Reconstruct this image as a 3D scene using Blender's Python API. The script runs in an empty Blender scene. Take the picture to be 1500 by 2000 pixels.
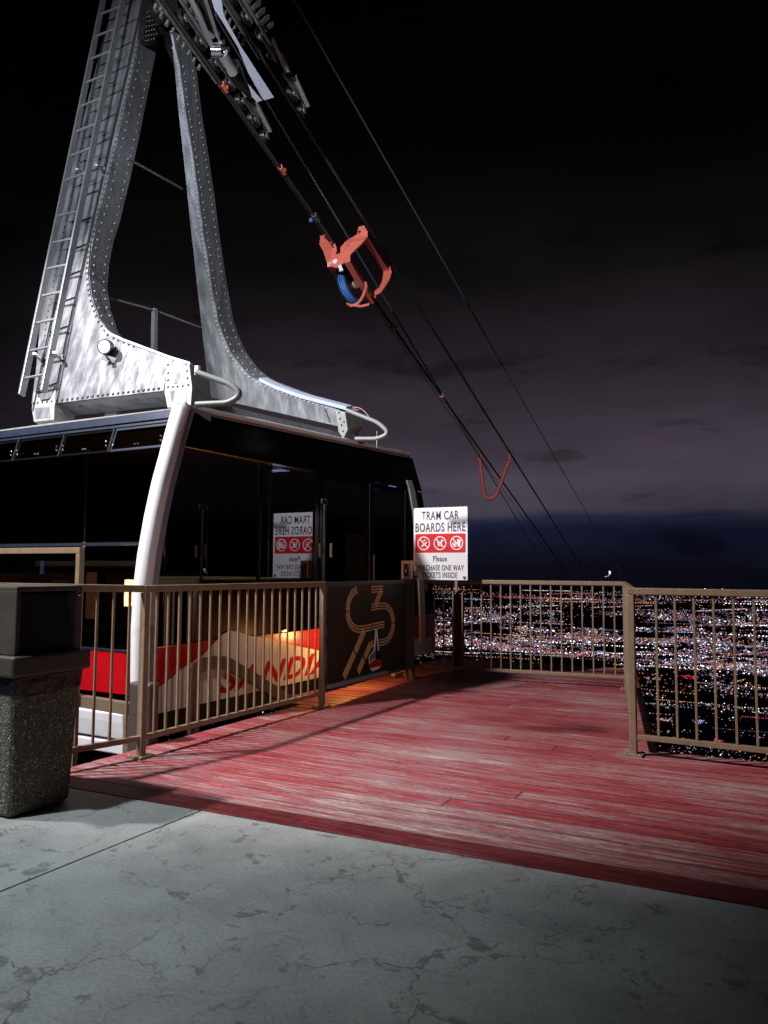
import bpy, bmesh, math, random
from mathutils import Vector, Matrix, noise
random.seed(7)
S = bpy.context.scene
R = math.radians
# ------------------------------------------------------------------ camera
FPX, YAW, PITCH, ROLL, CH = 1480.3, R(28.42), R(4.274), R(0.3215), 1.189
Fv = Vector((-math.sin(YAW)*math.cos(PITCH), math.cos(YAW)*math.cos(PITCH), math.sin(PITCH)))
Rv0 = Vector((math.cos(YAW), math.sin(YAW), 0)); Uv0 = Rv0.cross(Fv)
Rv = Rv0*math.cos(ROLL)+Uv0*math.sin(ROLL); Uv = -Rv0*math.sin(ROLL)+Uv0*math.cos(ROLL)
CAM = Vector((0, 0, CH))
cd = bpy.data.cameras.new('camera'); cam = bpy.data.objects.new('camera', cd); S.collection.objects.link(cam)
m = Matrix((Rv, Uv, -Fv)).transposed().to_4x4(); m.translation = CAM
cam.matrix_world = m
cd.sensor_fit = 'VERTICAL'; cd.sensor_height = 36; cd.lens = 36*FPX/2000
cd.clip_start = 0.05; cd.clip_end = 400000
S.camera = cam
# ------------------------------------------------------------------ sky
W = bpy.data.worlds.new('World'); S.world = W; W.use_nodes = True
nt = W.node_tree; nt.nodes.clear()
def N(nt, t, **k):
    n = nt.nodes.new(t)
    for a, b in k.items(): setattr(n, a, b)
    return n
def L(nt, a, b): nt.links.new(a, b)
def ramp(nt, fac, stops, interp='LINEAR'):
    r = N(nt, 'ShaderNodeValToRGB'); cr = r.color_ramp; cr.interpolation = interp
    while len(cr.elements) < len(stops): cr.elements.new(0.5)
    for e, (p, c) in zip(cr.elements, stops):
        e.position = p; e.color = (*c, 1) if len(c) == 3 else c
    if fac is not None: L(nt, fac, r.inputs[0])
    return r
def math_(nt, op, a, b=None, c=None):
    n = N(nt, 'ShaderNodeMath', operation=op)
    for i, v in enumerate((a, b, c)):
        if v is None: continue
        if isinstance(v, (int, float)): n.inputs[i].default_value = v
        else: L(nt, v, n.inputs[i])
    return n.outputs[0]
def lin(c):
    return tuple(((v/255)/12.92 if v/255 < .04045 else ((v/255+.055)/1.055)**2.4) for v in c)
tc = N(nt, 'ShaderNodeTexCoord')
sep = N(nt, 'ShaderNodeSeparateXYZ'); L(nt, tc.outputs['Generated'], sep.inputs[0])
mp = N(nt, 'ShaderNodeMapping'); mp.inputs['Scale'].default_value = (2.2, 2.2, 16); L(nt, tc.outputs['Generated'], mp.inputs[0])
n1 = N(nt, 'ShaderNodeTexNoise'); n1.inputs['Scale'].default_value = 2.2; n1.inputs['Detail'].default_value = 6; n1.inputs['Roughness'].default_value = .55
L(nt, mp.outputs[0], n1.inputs[0])
el = math_(nt, 'ADD', sep.outputs['Z'], math_(nt, 'MULTIPLY', math_(nt, 'SUBTRACT', n1.outputs[0], .5), .035))
rp = ramp(nt, el, [(0, lin((10, 11, 20))), (.02, lin((14, 15, 28))), (.05, lin((17, 20, 38))), (.062, lin((28, 30, 48))), (.075, lin((58, 54, 66))),
                   (.11, lin((70, 62, 74))), (.17, lin((58, 50, 60))), (.27, lin((36, 31, 37))), (.37, lin((19, 16, 18))), (.5, lin((6, 5, 6))), (.7, lin((2, 2, 2)))])
# broad brightness change round the compass: the glow stands over the city
mp2 = N(nt, 'ShaderNodeMapping'); mp2.inputs['Scale'].default_value = (1, 1, 3); L(nt, tc.outputs['Generated'], mp2.inputs[0])
n2 = N(nt, 'ShaderNodeTexNoise'); n2.inputs['Scale'].default_value = 3.0; n2.inputs['Detail'].default_value = 4; L(nt, mp2.outputs[0], n2.inputs[0])
dt = N(nt, 'ShaderNodeVectorMath', operation='DOT_PRODUCT'); L(nt, tc.outputs['Generated'], dt.inputs[0]); dt.inputs[1].default_value = (-.28, .96, 0)
azr = ramp(nt, dt.outputs['Value'], [(0, (.05,)*3), (.72, (.18,)*3), (.9, (.75,)*3), (1, (1,)*3)])
vr = ramp(nt, n2.outputs[0], [(.3, (.66,)*3), (.7, (1.25,)*3)])
mx = N(nt, 'ShaderNodeMix', data_type='RGBA', blend_type='MULTIPLY'); mx.inputs[0].default_value = 1
L(nt, rp.outputs[0], mx.inputs[6]); L(nt, azr.outputs[0], mx.inputs[7])
mx2 = N(nt, 'ShaderNodeMix', data_type='RGBA', blend_type='MULTIPLY'); mx2.inputs[0].default_value = 1
L(nt, mx.outputs[2], mx2.inputs[6]); L(nt, vr.outputs[0], mx2.inputs[7])
# small torn clouds, darker than the glow behind them
mp3 = N(nt, 'ShaderNodeMapping'); mp3.inputs['Scale'].default_value = (5, 5, 17); mp3.inputs['Location'].default_value = (1.3, .4, .2); L(nt, tc.outputs['Generated'], mp3.inputs[0])
n3 = N(nt, 'ShaderNodeTexNoise'); n3.inputs['Scale'].default_value = 1.6; n3.inputs['Detail'].default_value = 7; L(nt, mp3.outputs[0], n3.inputs[0])
cr3 = ramp(nt, n3.outputs[0], [(.60, (1,)*3), (.70, (.62,)*3)])
mx3 = N(nt, 'ShaderNodeMix', data_type='RGBA', blend_type='MULTIPLY'); mx3.inputs[0].default_value = 1
L(nt, mx2.outputs[2], mx3.inputs[6]); L(nt, cr3.outputs[0], mx3.inputs[7])
bg = N(nt, 'ShaderNodeBackground'); bg.inputs[1].default_value = 1.15; L(nt, mx3.outputs[2], bg.inputs[0])
wo = N(nt, 'ShaderNodeOutputWorld'); L(nt, bg.outputs[0], wo.inputs[0])
# ------------------------------------------------------------------ the station's floodlights (outside the frame) and an added side fill
def spot(name, loc, target, watts, col, deg, blend, size):
    l = bpy.data.lights.new(name, 'SPOT'); l.energy = watts; l.color = col; l.spot_size = R(deg); l.spot_blend = blend; l.shadow_soft_size = size
    o = bpy.data.objects.new(name, l); S.collection.objects.link(o); o.location = loc
    o.rotation_euler = (Vector(target)-Vector(loc)).to_track_quat('-Z', 'Y').to_euler()
    return o
spot('floodlight', (-6.5, .7, 6.4), (-3.6, 6.3, 0.6), 4000, (1, .95, .94), 62, .6, .17)
spot('hanger_floodlight', (-8.6, -3.4, 7.6), (-5.3, 5.0, 4.9), 1350, (.84, .90, 1.0), 46, .9, .05)
spot('cabin_side_fill', (2.6, -2.2, 4.2), (-4.3, 5.7, .3), 520, (1, .95, .90), 21, .8, .08)  # invented fill spot to brighten the cabin side, no lamp known there
spot('eave_lamp', (-4.3, .3, 4.6), (-3.1, 2.25, 0), 760, (.82, .95, 1.0), 58, 1.0, .10)
spot('carriage_floodlight', (-2.6, -3.2, 4.8), (-4.9, 9.5, 5.8), 4300, (.92, .95, 1.0), 50, 1.0, .05)
# ------------------------------------------------------------------ exposure
S.view_settings.view_transform = 'Standard'; S.view_settings.look = 'None'
S.view_settings.exposure = 0; S.view_settings.gamma = 1
S.cycles.max_bounces = 6; S.cycles.use_denoising = True
S.cycles.sample_clamp_indirect = 4
# ------------------------------------------------------------------ helpers
def at(px, py, ax, val):
    d = Fv*FPX+Rv*(px-750)-Uv*(py-1000)
    t = (val-CAM[ax])/d[ax]
    return CAM+d*t
def atplane(px, py, p0, n):
    d = Fv*FPX+Rv*(px-750)-Uv*(py-1000); n = Vector(n)
    return CAM+d*((Vector(p0)-CAM).dot(n)/d.dot(n))
def atd(px, py, dep):
    return CAM+(Fv*FPX+Rv*(px-750)-Uv*(py-1000))*(dep/FPX)
C = S.collection
ORG = {}
def empty(name, loc, label, cat, group=None):
    o = bpy.data.objects.new(name, None); o.empty_display_size = .2; C.objects.link(o); o.location = loc
    tag(o, label, cat, group); ORG[o] = Vector(loc); return o
def tag(o, label=None, cat=None, group=None, kind=None):
    if label: o['label'] = label
    if cat: o['category'] = cat
    if group: o['group'] = group
    if kind: o['kind'] = kind
    return o
class MB:
    def __init__(s): s.v = []; s.f = []; s.sm = []
    def add(s, vs, fs, smooth=False):
        k = len(s.v); s.v += [Vector(v) for v in vs]; s.f += [tuple(i+k for i in f) for f in fs]; s.sm += [smooth]*len(fs); return s
    def box(s, c, size, ax=None):
        c = Vector(c); X, Y, Z = ax if ax else (Vector((1, 0, 0)), Vector((0, 1, 0)), Vector((0, 0, 1)))
        hx, hy, hz = [v/2 for v in size]
        vs = [c+X*(a*hx)+Y*(b*hy)+Z*(d*hz) for a in (-1, 1) for b in (-1, 1) for d in (-1, 1)]
        return s.add(vs, [(0, 1, 3, 2), (4, 6, 7, 5), (0, 4, 5, 1), (2, 3, 7, 6), (0, 2, 6, 4), (1, 5, 7, 3)])
    def bar(s, a, b, w, h, up=(0, 0, 1)):
        a = Vector(a); b = Vector(b); d = (b-a); l = d.length; d = d/l; u = Vector(up); x = d.cross(u).normalized(); u = x.cross(d)
        return s.box((a+b)/2, (l, w, h), (d, x, u))
    def prism(s, pts, vec):
        n = len(pts); pts = [Vector(p) for p in pts]; vec = Vector(vec)
        vs = pts+[p+vec for p in pts]
        return s.add(vs, [tuple(range(n)), tuple(range(2*n-1, n-1, -1))]+[(i, i+n, (i+1) % n+n, (i+1) % n) for i in range(n)])
    def quadstrip(s, A, B, vec):
        for i in range(len(A)-1):
            s.prism([A[i], A[i+1], B[i+1], B[i]], vec)
        return s
    def tube(s, path, r, seg=10, cap=True, rr=None):
        P = [Vector(p) for p in path]; n = len(P); rings = []
        t0 = (P[1]-P[0]).normalized(); u = t0.orthogonal().normalized()
        for i, p in enumerate(P):
            t = ((P[min(i+1, n-1)]-P[i]).normalized()+(P[i]-P[max(i-1, 0)]).normalized()).normalized()
            u = (u-t*u.dot(t)).normalized(); w = t.cross(u); q = rr[i] if rr else r
            rings.append([p+(u*math.cos(2*math.pi*k/seg)+w*math.sin(2*math.pi*k/seg))*q for k in range(seg)])
        vs = [v for r_ in rings for v in r_]; fs = [(i*seg+k, i*seg+(k+1) % seg, (i+1)*seg+(k+1) % seg, (i+1)*seg+k) for i in range(n-1) for k in range(seg)]
        s.add(vs, fs, True)
        if cap: s.add(rings[0], [tuple(range(seg))[::-1]]); s.add(rings[-1], [tuple(range(seg))])
        return s
    def disc(s, c, axis, r, th, seg=28, r2=None):
        axis = Vector(axis).normalized(); c = Vector(c)
        return s.tube([c-axis*th/2, c+axis*th/2], r, seg)
    def dome(s, c, n, r, seg=7):
        n = Vector(n).normalized(); u = n.orthogonal().normalized(); w = n.cross(u); c = Vector(c)
        a = [c+(u*math.cos(2*math.pi*k/seg)+w*math.sin(2*math.pi*k/seg))*r for k in range(seg)]
        b = [c+n*r*.55+(u*math.cos(2*math.pi*k/seg)+w*math.sin(2*math.pi*k/seg))*r*.65 for k in range(seg)]
        return s.add(a+b+[c+n*r*.75], [(k, (k+1) % seg, seg+(k+1) % seg, seg+k) for k in range(seg)]+[(seg+k, seg+(k+1) % seg, 2*seg) for k in range(seg)], True)
    def build(s, name, mat, parent=None, bevel=0, seg=2):
        me = bpy.data.meshes.new(name)
        o = bpy.data.objects.new(name, me); C.objects.link(o)
        off = ORG[parent] if parent else Vector((0, 0, 0))
        me.from_pydata([v-off for v in s.v], [], s.f); me.materials.append(mat)
        me.polygons.foreach_set('use_smooth', s.sm)
        bm = bmesh.new(); bm.from_mesh(me); bmesh.ops.recalc_face_normals(bm, faces=bm.faces); bm.to_mesh(me); bm.free()
        if parent:
            o.parent = parent
        ORG[o] = off
        if bevel:
            b = o.modifiers.new('bevel', 'BEVEL'); b.width = bevel; b.segments = seg; b.limit_method = 'ANGLE'; b.angle_limit = R(40)
            b.harden_normals = False
        return o
def arcpath(pts, rad, seg=6):
    """round the corners of a polyline"""
    P = [Vector(p) for p in pts]; out = [P[0]]
    for i in range(1, len(P)-1):
        a = (P[i-1]-P[i]); b = (P[i+1]-P[i]); r = min(rad, a.length*.48, b.length*.48)
        A = P[i]+a.normalized()*r; B = P[i]+b.normalized()*r
        for k in range(seg+1):
            t = k/seg; out.append(A*(1-t)**2+P[i]*2*t*(1-t)+B*t*t)
    return out+[P[-1]]
# ------------------------------------------------------------------ materials
MAT = {}
def mat(name, col, rough=.5, metal=0, spec=.5, var=0, vscale=6, bump=0, bscale=40, col2=None, rvar=0, stretch=None):
    if name in MAT: return MAT[name]
    M = bpy.data.materials.new(name); M.use_nodes = True; t = M.node_tree; b = t.nodes['Principled BSDF']
    b.inputs['Base Color'].default_value = (*col, 1); b.inputs['Roughness'].default_value = rough
    b.inputs['Metallic'].default_value = metal; b.inputs['Specular IOR Level'].default_value = spec
    tcn = N(t, 'ShaderNodeTexCoord'); mpn = N(t, 'ShaderNodeMapping'); L(t, tcn.outputs['Object'], mpn.inputs[0])
    if stretch: mpn.inputs['Scale'].default_value = stretch
    if var or rvar:
        n = N(t, 'ShaderNodeTexNoise'); n.inputs['Scale'].default_value = vscale; n.inputs['Detail'].default_value = 6; n.inputs['Roughness'].default_value = .62
        L(t, mpn.outputs[0], n.inputs[0])
        c2 = col2 or tuple(v*(1-var) for v in col)
        r_ = ramp(t, n.outputs[0], [(.35, c2), (.65, col)]); L(t, r_.outputs[0], b.inputs['Base Color'])
        if rvar:
            rr = ramp(t, n.outputs[0], [(.35, (max(rough-rvar, .05),)*3), (.65, (min(rough+rvar, 1),)*3)]); L(t, rr.outputs[0], b.inputs['Roughness'])
    if bump:
        n = N(t, 'ShaderNodeTexNoise'); n.inputs['Scale'].default_value = bscale; n.inputs['Detail'].default_value = 4
        L(t, mpn.outputs[0], n.inputs[0]); bp = N(t, 'ShaderNodeBump'); bp.inputs['Strength'].default_value = bump; bp.inputs['Distance'].default_value = .01
        L(t, n.outputs[0], bp.inputs['Height']); L(t, bp.outputs[0], b.inputs['Normal'])
    MAT[name] = M; return M
def emis(name, col, s):
    M = bpy.data.materials.new(name); M.use_nodes = True; t = M.node_tree; t.nodes.clear()
    e = N(t, 'ShaderNodeEmission'); e.inputs[0].default_value = (*col, 1); e.inputs[1].default_value = s
    o = N(t, 'ShaderNodeOutputMaterial'); L(t, e.outputs[0], o.inputs[0]); M.cycles.emission_sampling = 'NONE'; return M
ALU = mat('weathered_aluminium', (.33, .345, .38), .38, .55, .5, var=.32, vscale=7, bump=.25, bscale=14, rvar=.14, stretch=(1.6, 1.6, .35))
ALU2 = mat('dull_cast_aluminium', (.36, .37, .37), .6, .2, .4, var=.25, vscale=12)
GAP = mat('dark_gap', (.012, .011, .012), .8)
GREYP = mat('grey_painted_tube', (.25, .28, .27), .4, 0, .5, var=.15, vscale=10)
LADD = mat('ladder_aluminium', (.36, .37, .39), .38, .5, .5, var=.2, vscale=9)
STEEL = mat('galvanised_steel', (.33, .33, .34), .42, .7, .5, var=.4, vscale=20)
DSTEEL = mat('dark_greased_steel', (.06, .055, .055), .38, .6, .5, var=.5, vscale=18, rvar=.12)
BLUEB = mat('pale_blue_painted_beam', (.42, .48, .62), .5, .1, .5, var=.12, vscale=9)
ROPE = mat('greased_wire_rope', (.12, .10, .10), .45, .5, .5, var=.4, vscale=60)
HAUL = mat('bright_wire_rope', (.36, .42, .5), .35, .6, .5, var=.3, vscale=60)
ORNG = mat('orange_red_paint', (.80, .17, .12), .45, 0, .5, var=.18, vscale=14, bump=.1)
BLUEP = mat('blue_polymer', (.04, .12, .42), .4)
WHITEP = mat('white_gloss_paint', (.84, .85, .90), .34, 0, .5, var=.05, vscale=8, rvar=.05)
BLUETR = mat('blue_grey_trim', (.022, .032, .062), .4, .3, .5, var=.35, vscale=12)
BLACKP = mat('black_gloss_paint', (.004, .004, .005), .22, 0, .25)
BLACKM = mat('black_matte', (.01, .01, .011), .7)
REDP = mat('red_gloss_paint', (.55, .004, .010), .28, 0, .5, var=.1, vscale=10)
LIVW = mat('cream_livery_paint', (.80, .78, .74), .28, 0, .5, var=.08, vscale=10)
LIVB = mat('brown_livery_paint', (.10, .065, .035), .32, 0, .5, var=.2, vscale=10)
BEIGE = mat('beige_railing_paint', (.27, .195, .125), .42, 0, .5, var=.22, vscale=16, bump=.15, bscale=60)
OLIVE = mat('olive_brown_gate_paint', (.030, .021, .008), .5, 0, .4, var=.2, vscale=8)
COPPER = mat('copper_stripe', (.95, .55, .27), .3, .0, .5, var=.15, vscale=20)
RUBBER = mat('black_rubber', (.012, .012, .012), .6)
PLASTB = mat('brown_plastic', (.075, .062, .05), .5, 0, .4, var=.2, vscale=14, bump=.2)
BAG = mat('black_plastic_bag', (.008, .01, .014), .25, 0, .5, bump=.9, bscale=18)
SEAT = mat('tan_wood_trim', (.42, .24, .12), .4, 0, .5, var=.3, vscale=6)
CHROME = mat('chrome', (.7, .7, .72), .12, .95)
SIGNW = mat('sign_white_enamel', (.82, .82, .86), .35, 0, .5, var=.03)
SIGNR = mat('sign_red_enamel', (.62, .02, .025), .35)
SIGNK = mat('sign_ink', (.05, .035, .07), .4)
EBOX = mat('pale_metal_box', (.45, .40, .34), .45, .1, .5, var=.2, vscale=12)

def glassmat(name, tint, refl):
    M = bpy.data.materials.new(name); M.use_nodes = True; t = M.node_tree; t.nodes.clear()
    tr = N(t, 'ShaderNodeBsdfTransparent'); tr.inputs[0].default_value = (*tint, 1)
    gl = N(t, 'ShaderNodeBsdfGlossy'); gl.inputs['Roughness'].default_value = .012; gl.inputs[0].default_value = (.92, .93, 1, 1)
    lw = N(t, 'ShaderNodeFresnel'); ge = N(t, 'ShaderNodeNewGeometry')
    L(t, math_(t, 'ADD', refl, math_(t, 'MULTIPLY', ge.outputs['Backfacing'], 1/refl-refl)), lw.inputs[0])
    mxx = N(t, 'ShaderNodeMixShader'); L(t, lw.outputs[0], mxx.inputs[0]); L(t, tr.outputs[0], mxx.inputs[1]); L(t, gl.outputs[0], mxx.inputs[2])
    o = N(t, 'ShaderNodeOutputMaterial'); L(t, mxx.outputs[0], o.inputs[0]); return M
GLASS = glassmat('tinted_window_glass', (.22, .22, .25), 2.3)

# concrete
def concrete():
    M = bpy.data.materials.new('cracked_concrete'); M.use_nodes = True; t = M.node_tree; b = t.nodes['Principled BSDF']
    g = N(t, 'ShaderNodeTexCoord'); O = g.outputs['Object']
    n = N(t, 'ShaderNodeTexNoise'); n.inputs['Scale'].default_value = 1.6; n.inputs['Detail'].default_value = 9; n.inputs['Roughness'].default_value = .68; L(t, O, n.inputs[0])
    base = ramp(t, n.outputs[0], [(.3, (.26, .26, .258)), (.5, (.38, .38, .375)), (.72, (.50, .495, .485))])
    n4 = N(t, 'ShaderNodeTexNoise'); n4.inputs['Scale'].default_value = 75; n4.inputs['Detail'].default_value = 5; L(t, O, n4.inputs[0])
    fine = ramp(t, n4.outputs[0], [(.3, (.80,)*3), (.5, (.98,)*3), (.72, (1.12,)*3)])
    # warped coordinates for the cracks
    nw = N(t, 'ShaderNodeTexNoise'); nw.inputs['Scale'].default_value = 3.2; nw.inputs['Detail'].default_value = 6; nw.inputs['Roughness'].default_value = .6; L(t, O, nw.inputs[0])
    sc = N(t, 'ShaderNodeVectorMath', operation='SCALE'); L(t, nw.outputs['Color'], sc.inputs[0]); sc.inputs['Scale'].default_value = .42
    ad = N(t, 'ShaderNodeVectorMath', operation='ADD'); L(t, O, ad.inputs[0]); L(t, sc.outputs[0], ad.inputs[1])
    v = N(t, 'ShaderNodeTexVoronoi', feature='DISTANCE_TO_EDGE'); v.inputs['Scale'].default_value = 1.75; L(t, ad.outputs[0], v.inputs[0])
    crk = ramp(t, v.outputs['Distance'], [(.0, (1,)*3), (.004, (.75,)*3), (.008, (0,)*3)])
    nm = N(t, 'ShaderNodeTexNoise'); nm.inputs['Scale'].default_value = 1.3; nm.inputs['Detail'].default_value = 3; L(t, O, nm.inputs[0])
    msk = ramp(t, nm.outputs[0], [(.46, (0,)*3), (.56, (1,)*3)])
    ck = math_(t, 'MULTIPLY', crk.outputs[0], msk.outputs[0])
    # dark patches of filler following the cracks
    np_ = N(t, 'ShaderNodeTexNoise'); np_.inputs['Scale'].default_value = 7.5; np_.inputs['Detail'].default_value = 4; np_.inputs['Distortion'].default_value = .8; L(t, O, np_.inputs[0])
    near = ramp(t, v.outputs['Distance'], [(.0, (1,)*3), (.035, (.9,)*3), (.07, (0,)*3)])
    pm = ramp(t, np_.outputs[0], [(.59, (0,)*3), (.625, (1,)*3)])
    pt = math_(t, 'MULTIPLY', near.outputs[0], pm.outputs[0])
    # a few round spots (gum)
    vs_ = N(t, 'ShaderNodeTexVoronoi'); vs_.inputs['Scale'].default_value = 3.2; L(t, ad.outputs[0], vs_.inputs[0])
    sp = ramp(t, vs_.outputs['Distance'], [(.0, (1,)*3), (.055, (.9,)*3), (.065, (0,)*3)])
    v2 = N(t, 'ShaderNodeTexVoronoi', feature='DISTANCE_TO_EDGE'); v2.inputs['Scale'].default_value = 3.4; L(t, ad.outputs[0], v2.inputs[0])
    ck2 = ramp(t, v2.outputs['Distance'], [(.0, (1,)*3), (.005, (.7,)*3), (.011, (0,)*3)])
    nm2 = N(t, 'ShaderNodeTexNoise'); nm2.inputs['Scale'].default_value = 2.3; nm2.inputs['Detail'].default_value = 3; L(t, ad.outputs[0], nm2.inputs[0])
    m2_ = ramp(t, nm2.outputs[0], [(.44, (0,)*3), (.54, (1,)*3)])
    fc = math_(t, 'MULTIPLY', ck2.outputs[0], m2_.outputs[0])
    near2 = ramp(t, v2.outputs['Distance'], [(.0, (1,)*3), (.03, (.9,)*3), (.065, (0,)*3)])
    np2 = N(t, 'ShaderNodeTexNoise'); np2.inputs['Scale'].default_value = 10; np2.inputs['Detail'].default_value = 5; np2.inputs['Distortion'].default_value = 1.2; L(t, O, np2.inputs[0])
    pm2 = ramp(t, np2.outputs[0], [(.60, (0,)*3), (.635, (1,)*3)])
    pt2 = math_(t, 'MULTIPLY', near2.outputs[0], pm2.outputs[0])
    dk = math_(t, 'MAXIMUM', math_(t, 'MULTIPLY', ck, .72), math_(t, 'MULTIPLY', pt, .50))
    dk = math_(t, 'MAXIMUM', dk, math_(t, 'MULTIPLY', fc, .5)); dk = math_(t, 'MAXIMUM', dk, math_(t, 'MULTIPLY', pt2, .5))
    dk = math_(t, 'MAXIMUM', dk, math_(t, 'MULTIPLY', sp.outputs[0], .40))
    m1 = N(t, 'ShaderNodeMix', data_type='RGBA', blend_type='MULTIPLY'); m1.inputs[0].default_value = 1; L(t, base.outputs[0], m1.inputs[6]); L(t, fine.outputs[0], m1.inputs[7])
    m2 = N(t, 'ShaderNodeMix', data_type='RGBA'); L(t, dk, m2.inputs[0]); L(t, m1.outputs[2], m2.inputs[6]); m2.inputs[7].default_value = (.035, .036, .038, 1)
    L(t, m2.outputs[2], b.inputs['Base Color'])
    rr = ramp(t, n.outputs[0], [(.3, (.45,)*3), (.7, (.7,)*3)]); L(t, rr.outputs[0], b.inputs['Roughness'])
    hh = math_(t, 'SUBTRACT', math_(t, 'ADD', math_(t, 'MULTIPLY', n.outputs[0], .6), math_(t, 'MULTIPLY', n4.outputs[0], .14)), math_(t, 'MULTIPLY', ck, .35))
    bp = N(t, 'ShaderNodeBump'); bp.inputs['Strength'].default_value = .22; bp.inputs['Distance'].default_value = .02; L(t, hh, bp.inputs['Height']); L(t, bp.outputs[0], b.inputs['Normal'])
    return M
CONC = concrete()
def deckmat(name, worn, dark=1.0):
    M = bpy.data.materials.new(name); M.use_nodes = True; t = M.node_tree; b = t.nodes['Principled BSDF']
    g = N(t, 'ShaderNodeTexCoord'); O = g.outputs['Object']
    mpn = N(t, 'ShaderNodeMapping'); mpn.inputs['Scale'].default_value = (.62, 9, 1); L(t, O, mpn.inputs[0])
    n = N(t, 'ShaderNodeTexNoise'); n.inputs['Scale'].default_value = 4.2; n.inputs['Detail'].default_value = 10; n.inputs['Roughness'].default_value = .70; L(t, mpn.outputs[0], n.inputs[0])
    nb = N(t, 'ShaderNodeTexNoise'); nb.inputs['Scale'].default_value = .8; nb.inputs['Detail'].default_value = 4; L(t, O, nb.inputs[0])
    mp4 = N(t, 'ShaderNodeMapping'); mp4.inputs['Scale'].default_value = (8, 48, 1); L(t, O, mp4.inputs[0])
    nf = N(t, 'ShaderNodeTexNoise'); nf.inputs['Scale'].default_value = 3; nf.inputs['Detail'].default_value = 7; nf.inputs['Roughness'].default_value = .65; L(t, mp4.outputs[0], nf.inputs[0])
    ge = N(t, 'ShaderNodeNewGeometry')
    w = math_(t, 'ADD', math_(t, 'ADD', math_(t, 'MULTIPLY', n.outputs[0], .55), math_(t, 'MULTIPLY', nb.outputs[0], .30)), math_(t, 'MULTIPLY', nf.outputs[0], .35))
    w = math_(t, 'ADD', w, math_(t, 'MULTIPLY', math_(t, 'SUBTRACT', ge.outputs['Random Per Island'], .5), .075))
    mp5 = N(t, 'ShaderNodeMapping'); mp5.inputs['Scale'].default_value = (9, 42, 1); L(t, O, mp5.inputs[0])
    nk = N(t, 'ShaderNodeTexNoise'); nk.inputs['Scale'].default_value = 3.4; nk.inputs['Detail'].default_value = 5; nk.inputs['Roughness'].default_value = .7; L(t, mp5.outputs[0], nk.inputs[0])
    fk = ramp(t, nk.outputs[0], [(.60, (0,)*3), (.66, (1,)*3)])
    w = math_(t, 'ADD', w, math_(t, 'MULTIPLY', fk.outputs[0], .06))
    w = math_(t, 'ADD', w, -.004)
    red0 = (.13*dark, .012*dark, .016*dark); red1 = (.27*dark, .026*dark, .032*dark); red2 = (.36*dark, .075*dark, .086*dark); grey = (.34, .20, .205); pale = (.62, .48, .43)
    st = [(.44, red0), (.52, red1), (.60, red2), (.655, grey), (.69, (.40, .27, .26)), (.735, pale)]
    st = [(min(p+worn, 1), c) for p, c in st]
    r_ = ramp(t, w, st)
    # darker along the joints between the boards
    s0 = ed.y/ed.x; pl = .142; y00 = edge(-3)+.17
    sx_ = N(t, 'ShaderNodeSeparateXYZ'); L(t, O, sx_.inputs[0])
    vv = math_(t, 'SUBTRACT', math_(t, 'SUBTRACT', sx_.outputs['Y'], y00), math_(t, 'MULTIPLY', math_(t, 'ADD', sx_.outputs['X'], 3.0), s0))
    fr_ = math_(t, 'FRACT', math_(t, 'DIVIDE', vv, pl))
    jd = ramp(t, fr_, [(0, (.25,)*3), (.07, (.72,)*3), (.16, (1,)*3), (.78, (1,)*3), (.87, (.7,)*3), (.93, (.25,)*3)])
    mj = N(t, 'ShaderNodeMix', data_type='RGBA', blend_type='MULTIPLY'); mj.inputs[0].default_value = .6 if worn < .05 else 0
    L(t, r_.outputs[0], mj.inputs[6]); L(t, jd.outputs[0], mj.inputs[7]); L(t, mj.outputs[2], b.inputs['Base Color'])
    rr = ramp(t, w, [(.5, (.38,)*3), (.68, (.68,)*3)]); L(t, rr.outputs[0], b.inputs['Roughness'])
    bp = N(t, 'ShaderNodeBump'); bp.inputs['Strength'].default_value = .6; bp.inputs['Distance'].default_value = .006; L(t, w, bp.inputs['Height']); L(t, bp.outputs[0], b.inputs['Normal'])
    return M
E0 = at(290, 1566, 2, 0); E1 = at(1500, 1776, 2, 0); ed = (E1-E0).normalized()
def edge(x, off=0): return E0.y+(x-E0.x)*ed.y/ed.x+off
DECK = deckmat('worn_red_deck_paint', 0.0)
STRIP = deckmat('dark_red_edge_paint', .085, .6)
# exposed aggregate for the litter bin
def aggregate():
    M = bpy.data.materials.new('exposed_aggregate'); M.use_nodes = True; t = M.node_tree; b = t.nodes['Principled BSDF']
    g = N(t, 'ShaderNodeTexCoord'); O = g.outputs['Object']
    v = N(t, 'ShaderNodeTexVoronoi'); v.inputs['Scale'].default_value = 130; L(t, O, v.inputs[0])
    s_ = N(t, 'ShaderNodeSeparateColor'); L(t, v.outputs['Color'], s_.inputs[0])
    c = ramp(t, s_.outputs[0], [(0, (.06, .047, .034)), (.5, (.12, .098, .07)), (.86, (.17, .145, .11)), (.97, (.36, .33, .29)), (1, (.5, .48, .44))])
    L(t, c.outputs[0], b.inputs['Base Color']); b.inputs['Roughness'].default_value = .8
    bp = N(t, 'ShaderNodeBump'); bp.inputs['Strength'].default_value = .8; bp.inputs['Distance'].default_value = .006; bp.invert = True; L(t, v.outputs['Distance'], bp.inputs['Height']); L(t, bp.outputs[0], b.inputs['Normal'])
    return M
AGG = aggregate()

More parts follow.
